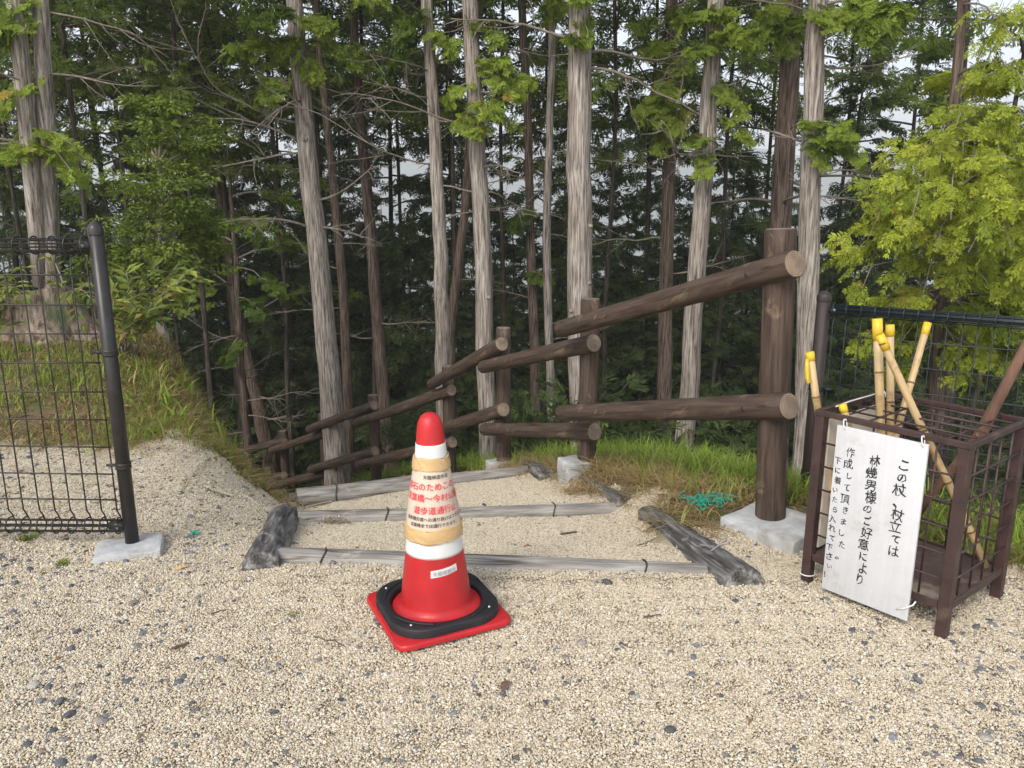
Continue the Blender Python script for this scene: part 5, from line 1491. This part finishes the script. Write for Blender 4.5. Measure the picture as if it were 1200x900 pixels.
def lance_shrub(label, base, tips, leaf_len, seed, n=26):
    rg = np.random.default_rng(seed)
    base = np.asarray(base, float)
    root = thing('leafy_shrub', label, 'shrub', tuple(base))
    bpy.context.view_layer.update(); inv = root.matrix_world.inverted()
    bag, wood = Bag(), Bag()
    for tp in tips:
        P = bough_curve(base + rg.normal(0, 0.03, 3) * np.array([1, 1, 0]), np.asarray(tp), 0.12, rg, 9)
        V, F = tube(P, np.linspace(0.009, 0.0025, 9), 5); wood.add(V, F)
        s = np.linspace(0.3, 1, n) * 8; i = np.clip(s.astype(int), 0, 7); pos = P[i] + (P[i + 1] - P[i]) * (s - i)[:, None]
        dd = P[i + 1] - P[i]; dd /= np.linalg.norm(dd, axis=1)[:, None]
        sd = np.cross(dd, [0, 0, 1.0]); sd /= np.linalg.norm(sd, axis=1)[:, None] + 1e-9
        k = np.where(np.arange(n) % 2, 1.0, -1.0)[:, None]
        ax = dd * 0.8 + sd * k * rg.uniform(0.5, 1.1, (n, 1)) + rg.normal(0, 0.25, (n, 3)) + np.array([0, 0, -0.2])
        V, F = kites(pos, ax, np.stack([rg.normal(0, 0.4, n), rg.normal(0, 0.4, n) - 0.3, np.ones(n)], -1), leaf_len * rg.uniform(0.6, 1.2, n), leaf_len * 0.17 * rg.uniform(0.8, 1.2, n), 0.3)
        bag.add(V, F, np.repeat(rg.uniform(0, 1, n), 4))
    bag.build('foliage', M['leaf_broad'], root, False, 'tint').matrix_local = inv
    l = wood.build('stems', M['twig'], root); l.matrix_local = inv; l['kind'] = 'stuff'
def mb(x, y): return (x, y, terrain1(x, y))
lance_shrub('leafy shrub with long pale green leaves beside the fence post', mb(-2.75, 5.55), [at(u, v, dd) for u, v, dd in ((225, 322, 5.3), (200, 340, 5.2), (238, 325, 5.4), (180, 310, 5.5), (160, 345, 5.2), (175, 365, 5.2), (150, 320, 5.5), (140, 360, 5.3), (190, 375, 5.3), (130, 340, 5.6), (210, 310, 5.6), (150, 390, 5.3))], 0.13, 51, 22)
lance_shrub('leafy shrub at the edge of the picture left of the stump', mb(-3.9, 5.65), [at(u, v, dd) for u, v, dd in ((5, 345, 5.3), (20, 330, 5.4), (-15, 360, 5.3), (30, 350, 5.3), (10, 380, 5.3), (-20, 330, 5.4), (25, 315, 5.6))], 0.12, 52, 20)
lance_shrub('sprig of leaves sprouting from the top of the stump', at(85, 340, 5.65), [at(u, v, dd) for u, v, dd in ((60, 330, 5.5), (100, 335, 5.45), (110, 355, 5.5), (75, 350, 5.45), (95, 380, 5.45), (60, 300, 5.7))], 0.085, 53, 14)

def make_stump():
    rg = np.random.default_rng(12)
    c = at(56, 400, 5.75); zb = terrain1(c.x, c.y)
    root = thing('tree_stump', 'broad old tree stump with peeling bark on the mound', 'stump', (c.x, c.y, zb))
    seg, rings = 48, 16
    th = np.linspace(0, 2 * np.pi, seg, endpoint=False); t = np.linspace(0, 1, rings)
    H = at(56, 330, 5.75).z - zb
    flare = 0.24 + 0.20 * (1 - t) ** 2.4
    lob = 1 + (0.16 * (1 - t)[:, None] ** 1.3) * np.sin(5 * th[None] + 0.6) + 0.05 * np.sin(3 * th[None] + 1) + 0.035 * np.sin(17 * th[None] + 3 * t[:, None]) + rg.normal(0, 0.012, (rings, seg))
    Rr = flare[:, None] * lob
    Z = t[:, None] * H * (1 + 0.0 * th[None]) - 0.08 + (t[:, None] ** 3) * 0.05 * np.cos(th[None] + 0.5)
    V = np.stack([Rr * np.cos(th), Rr * np.sin(th), Z], -1).reshape(-1, 3)
    i = np.arange(rings - 1)[:, None] * seg; j = np.arange(seg)[None]; j2 = (j + 1) % seg
    F = np.stack([i + j, i + j2, i + seg + j2, i + seg + j], -1).reshape(-1, 4)
    np_obj('bark', V, F, M['bark_stump'], root)
    ring = V.reshape(rings, seg, 3)[-1]; cen = ring.mean(0)
    RV = np.vstack([ring * np.array([0.985, 0.985, 1]), cen + (ring - cen) * 0.5 + np.array([0, 0, 0.012]), cen + (ring - cen) * 0.02 + np.array([0, 0, 0.008])])
    i = np.arange(2)[:, None] * seg
    F = np.stack([i + j, i + j2, i + seg + j2, i + seg + j], -1).reshape(-1, 4)
    np_obj('cut_top', RV, F, simple_mat('stump_cut', (0.34, 0.20, 0.11), 0.9, 0.35, 10, 0.5), root)
make_stump()

# ------------------------------------------------------------------ dark conifers filling the slope behind
def bg_meshes(seed, H=13.0):
    rg = np.random.default_rng(seed); leaf, wood = Bag(), Bag()
    nb = 78
    for i in range(nb):
        f = (i + rg.uniform(0, 1)) / nb; z = H * (0.10 + 0.88 * f); a = i * 2.399 + rg.normal(0, 0.3)
        l = (2.7 * (1 - f) ** 0.75 + 0.35) * rg.uniform(0.6, 1.15)
        p0 = np.array([0, 0, z]); p1 = np.array([math.cos(a) * l, math.sin(a) * l, z + rg.uniform(-0.45, 0.15) * l])
        leafy_bough(leaf, wood, bough_curve(p0, p1, 0.10, rg, 7, 0.04), T_LOW, int(30 + 32 * (1 - f)), 0.25, rg, (0.0, 1.0), 0.15, 0.30, 0.020, 0.7, 0.3)
    V, F = tube([(0.05 * math.sin(k), 0.05 * math.cos(2 * k), H * k / 9) for k in range(10)], np.linspace(0.085, 0.015, 10), 12)
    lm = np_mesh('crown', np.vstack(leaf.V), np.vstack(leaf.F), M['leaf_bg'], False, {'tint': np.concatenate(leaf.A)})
    wm = np_mesh('limbs', np.vstack(wood.V), np.vstack(wood.F), M['twig_dark'])
    tm = np_mesh('trunk', V, F, M['bark_dark'])
    return lm, wm, tm
BG = [bg_meshes(s) for s in (301, 302, 303, 304)]
rg = np.random.default_rng(808)
spots = [tuple(at(u, 234, d_).xy) for u, d_ in ((-80, 13), (-160, 16), (-250, 14), (-120, 21), (1290, 13), (1380, 16), (120, 13.5), (60, 17), (180, 16.5), (230, 20), (90, 22), (10, 14), (150, 26), (690, 15.5), (760, 18), (860, 16), (1000, 14), (1060, 17), (460, 16), (640, 18), (540, 19), (330, 15), (400, 18), (270, 17), (1010, 20), (900, 21))]
tries = 0
while len(spots) < 80 and tries < 9000:
    tries += 1
    y = rg.uniform(12.5, 40); x = rg.uniform(-0.80, 0.80) * y
    if poly_near(CREST, np.array([x]), np.array([y]))[1][0] < 1.2 and x > -4 and y < 13: continue
    gap = 1.3 + 0.045 * y
    if all((x - a) ** 2 + (y - b) ** 2 > gap * gap for a, b in spots): spots.append((x, y))
for i, (x, y) in enumerate(spots):
    lm, wm, tm = BG[i % 4]
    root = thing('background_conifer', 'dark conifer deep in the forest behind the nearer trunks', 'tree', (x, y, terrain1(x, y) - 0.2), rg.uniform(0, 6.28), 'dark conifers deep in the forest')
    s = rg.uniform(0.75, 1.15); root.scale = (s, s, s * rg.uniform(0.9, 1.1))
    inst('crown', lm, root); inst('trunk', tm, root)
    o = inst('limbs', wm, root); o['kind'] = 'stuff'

# shorter ones whose tops end near eye level close the view downhill
tries = 0; low = []
def low_conifer(x, y, top):
    low.append((x, y)); lm, wm, tm = BG[len(low) % 4]; zb = terrain1(x, y)
    root = thing('low_conifer', 'low dark conifer filling the slope below the tall trunks', 'tree', (x, y, zb - 0.1), rg.uniform(0, 6.28), 'low conifers on the slope')
    h = (top - zb) / 13.0; root.scale = (min(0.62, h * 1.5), min(0.62, h * 1.5), h)
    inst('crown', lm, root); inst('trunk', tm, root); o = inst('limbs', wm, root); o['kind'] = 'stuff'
for u, d_, zt in ((690, 14, 1.3), (735, 17, 1.6), (770, 13.5, 0.8), (815, 16, 1.5), (850, 13, 0.9), (880, 18, 1.7), (930, 15, 1.2), (985, 17, 1.5), (640, 16, 1.4), (600, 14, 1.0), (545, 17, 1.4), (480, 15, 1.0), (430, 17, 1.2), (340, 16, 1.1), (290, 18, 1.4), (235, 15, 1.2), (1030, 13, 1.4), (760, 21, 2.2), (850, 23, 2.2), (920, 24, 2.2), (660, 22, 2.0)):
    p = at(u, 300, d_); low_conifer(p.x, p.y, zt)
while len(low) < 62 and tries < 5000:
    tries += 1
    y = rg.uniform(11.5, 30); x = rg.uniform(-0.78, 0.78) * y
    if poly_near(CREST, np.array([x]), np.array([y]))[1][0] < 2.0 or any((x - a) ** 2 + (y - b) ** 2 < 1.6 for a, b in low): continue
    low_conifer(x, y, rg.uniform(-0.6, 1.5))
# tall canopy conifers close behind the first trunks: bare stems below, fine crowns above eye level
def canopy_meshes(seed, H=9.0):
    rg = np.random.default_rng(seed); leaf, wood = Bag(), Bag(); nb = 46
    for i in range(nb):
        f = (i + rg.uniform(0, 1)) / nb; z = H * f; a = i * 2.399 + rg.normal(0, 0.4)
        l = (2.1 * (1 - f) ** 0.6 + 0.3) * rg.uniform(0.55, 1.15)
        p0 = np.array([0, 0, z]); p1 = np.array([math.cos(a) * l, math.sin(a) * l, z + rg.uniform(-0.25, 0.2) * l])
        leafy_bough(leaf, wood, bough_curve(p0, p1, 0.10, rg, 7, 0.05), T_LOW, int(34 + 26 * (1 - f)), 0.20, rg, (0.0, 1.0), 0.2, 0.34, 0.018, 0.7, 0.3)
    V, F = tube([(0.04 * math.sin(k), 0.04 * math.cos(2 * k), -7 + (H + 7) * k / 11) for k in range(12)], np.linspace(0.042, 0.012, 12), 12)
    return (np_mesh('crown', np.vstack(leaf.V), np.vstack(leaf.F), M['leaf_canopy'], False, {'tint': np.concatenate(leaf.A)}),
            np_mesh('limbs', np.vstack(wood.V), np.vstack(wood.F), M['twig_dark']), np_mesh('trunk', V, F, M['bark_dark']))
M['leaf_canopy'] = leaf_mat('canopy_spray', (0.06, 0.105, 0.02), (0.22, 0.29, 0.055), None, 0.42)
CAN = [canopy_meshes(s_) for s_ in (401, 402, 403)]
rg = np.random.default_rng(515)
for i, (u, d_, zc) in enumerate(((95, 9.8, 2.4), (150, 11.5, 1.9), (225, 10.6, 2.8), (20, 12.0, 1.7), (325, 11.8, 2.6), (430, 12.5, 2.2), (590, 13.0, 2.2), (715, 11.6, 2.4), (850, 12.4, 2.5), (1175, 10.5, 2.0), (120, 14.5, 1.4), (640, 15.0, 1.8), (470, 14.5, 2.4), (265, 12.0, 2.3), (380, 12.8, 2.4), (530, 11.8, 2.9), (760, 13.6, 2.0), (900, 13.8, 2.2), (60, 10.8, 2.6), (190, 13.4, 1.5), (985, 14.0, 2.3))):
    p = at(u, 234, d_)
    root = thing('canopy_conifer', 'green-crowned conifer just behind the first row of trunks', 'tree', (p.x, p.y, terrain1(p.x, p.y)), 0, 'conifers behind the first row of trunks')
    mw = Matrix.Translation((0, 0, zc - terrain1(p.x, p.y))) @ Matrix.Rotation(rg.uniform(0, 6.28), 4, 'Z')
    lm, wm, tm = CAN[i % 3]
    inst('crown', lm, root, mw); inst('trunk', tm, root, mw); o = inst('limbs', wm, root, mw); o['kind'] = 'stuff'

# understory mass on the forest slope
leaf, wood = Bag(), Bag(); rg = np.random.default_rng(91)
n = 0
while n < 95:
    y = rg.uniform(7.5, 15); x = rg.uniform(-0.72, 0.72) * y
    _, o_ = poly_near(CREST, np.array([x]), np.array([y])); _, t_ = poly_near(PATH, np.array([x]), np.array([y]))
    if o_[0] < 1.0 and t_[0] > -1.6: continue
    n += 1
    b = np.array([x, y, terrain1(x, y)])
    for k in range(4):
        a = rg.uniform(0, 6.28); l = rg.uniform(0.4, 1.0)
        leafy_bough(leaf, wood, bough_curve(b, b + np.array([math.cos(a) * l, math.sin(a) * l, rg.uniform(0.2, 1.5)]), 0.15, rg, 6), T_LOW, 22, 0.22, rg, (0.0, 1.0), 0.3, 0.30, 0.009, 0.5, 0.2)
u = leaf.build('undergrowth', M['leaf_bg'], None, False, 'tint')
tag(u, 'dark leafy undergrowth on the forest slope', 'undergrowth', kind='stuff')
w = wood.build('stems', M['twig_dark'], u); w['kind'] = 'stuff'

# ------------------------------------------------------------------ air
bm = box_bm(3400, 2100, 240, c=(0, 800, 48))
haze = bm_obj('haze', bm, None)
hm = bpy.data.materials.new('haze_air'); hm.use_nodes = True
hm.node_tree.nodes.clear()
ho = hm.node_tree.nodes.new('ShaderNodeOutputMaterial'); hv_ = hm.node_tree.nodes.new('ShaderNodeVolumePrincipled')
hv_.inputs['Color'].default_value = (0.94, 0.97, 1.0, 1); hv_.inputs['Density'].default_value = 0.0016; hv_.inputs['Anisotropy'].default_value = 0.0
hm.node_tree.links.new(hv_.outputs[0], ho.inputs['Volume'])
haze.data.materials.clear(); haze.data.materials.append(hm)
tag(haze, 'pale haze in the air over the valley', 'haze', kind='stuff')
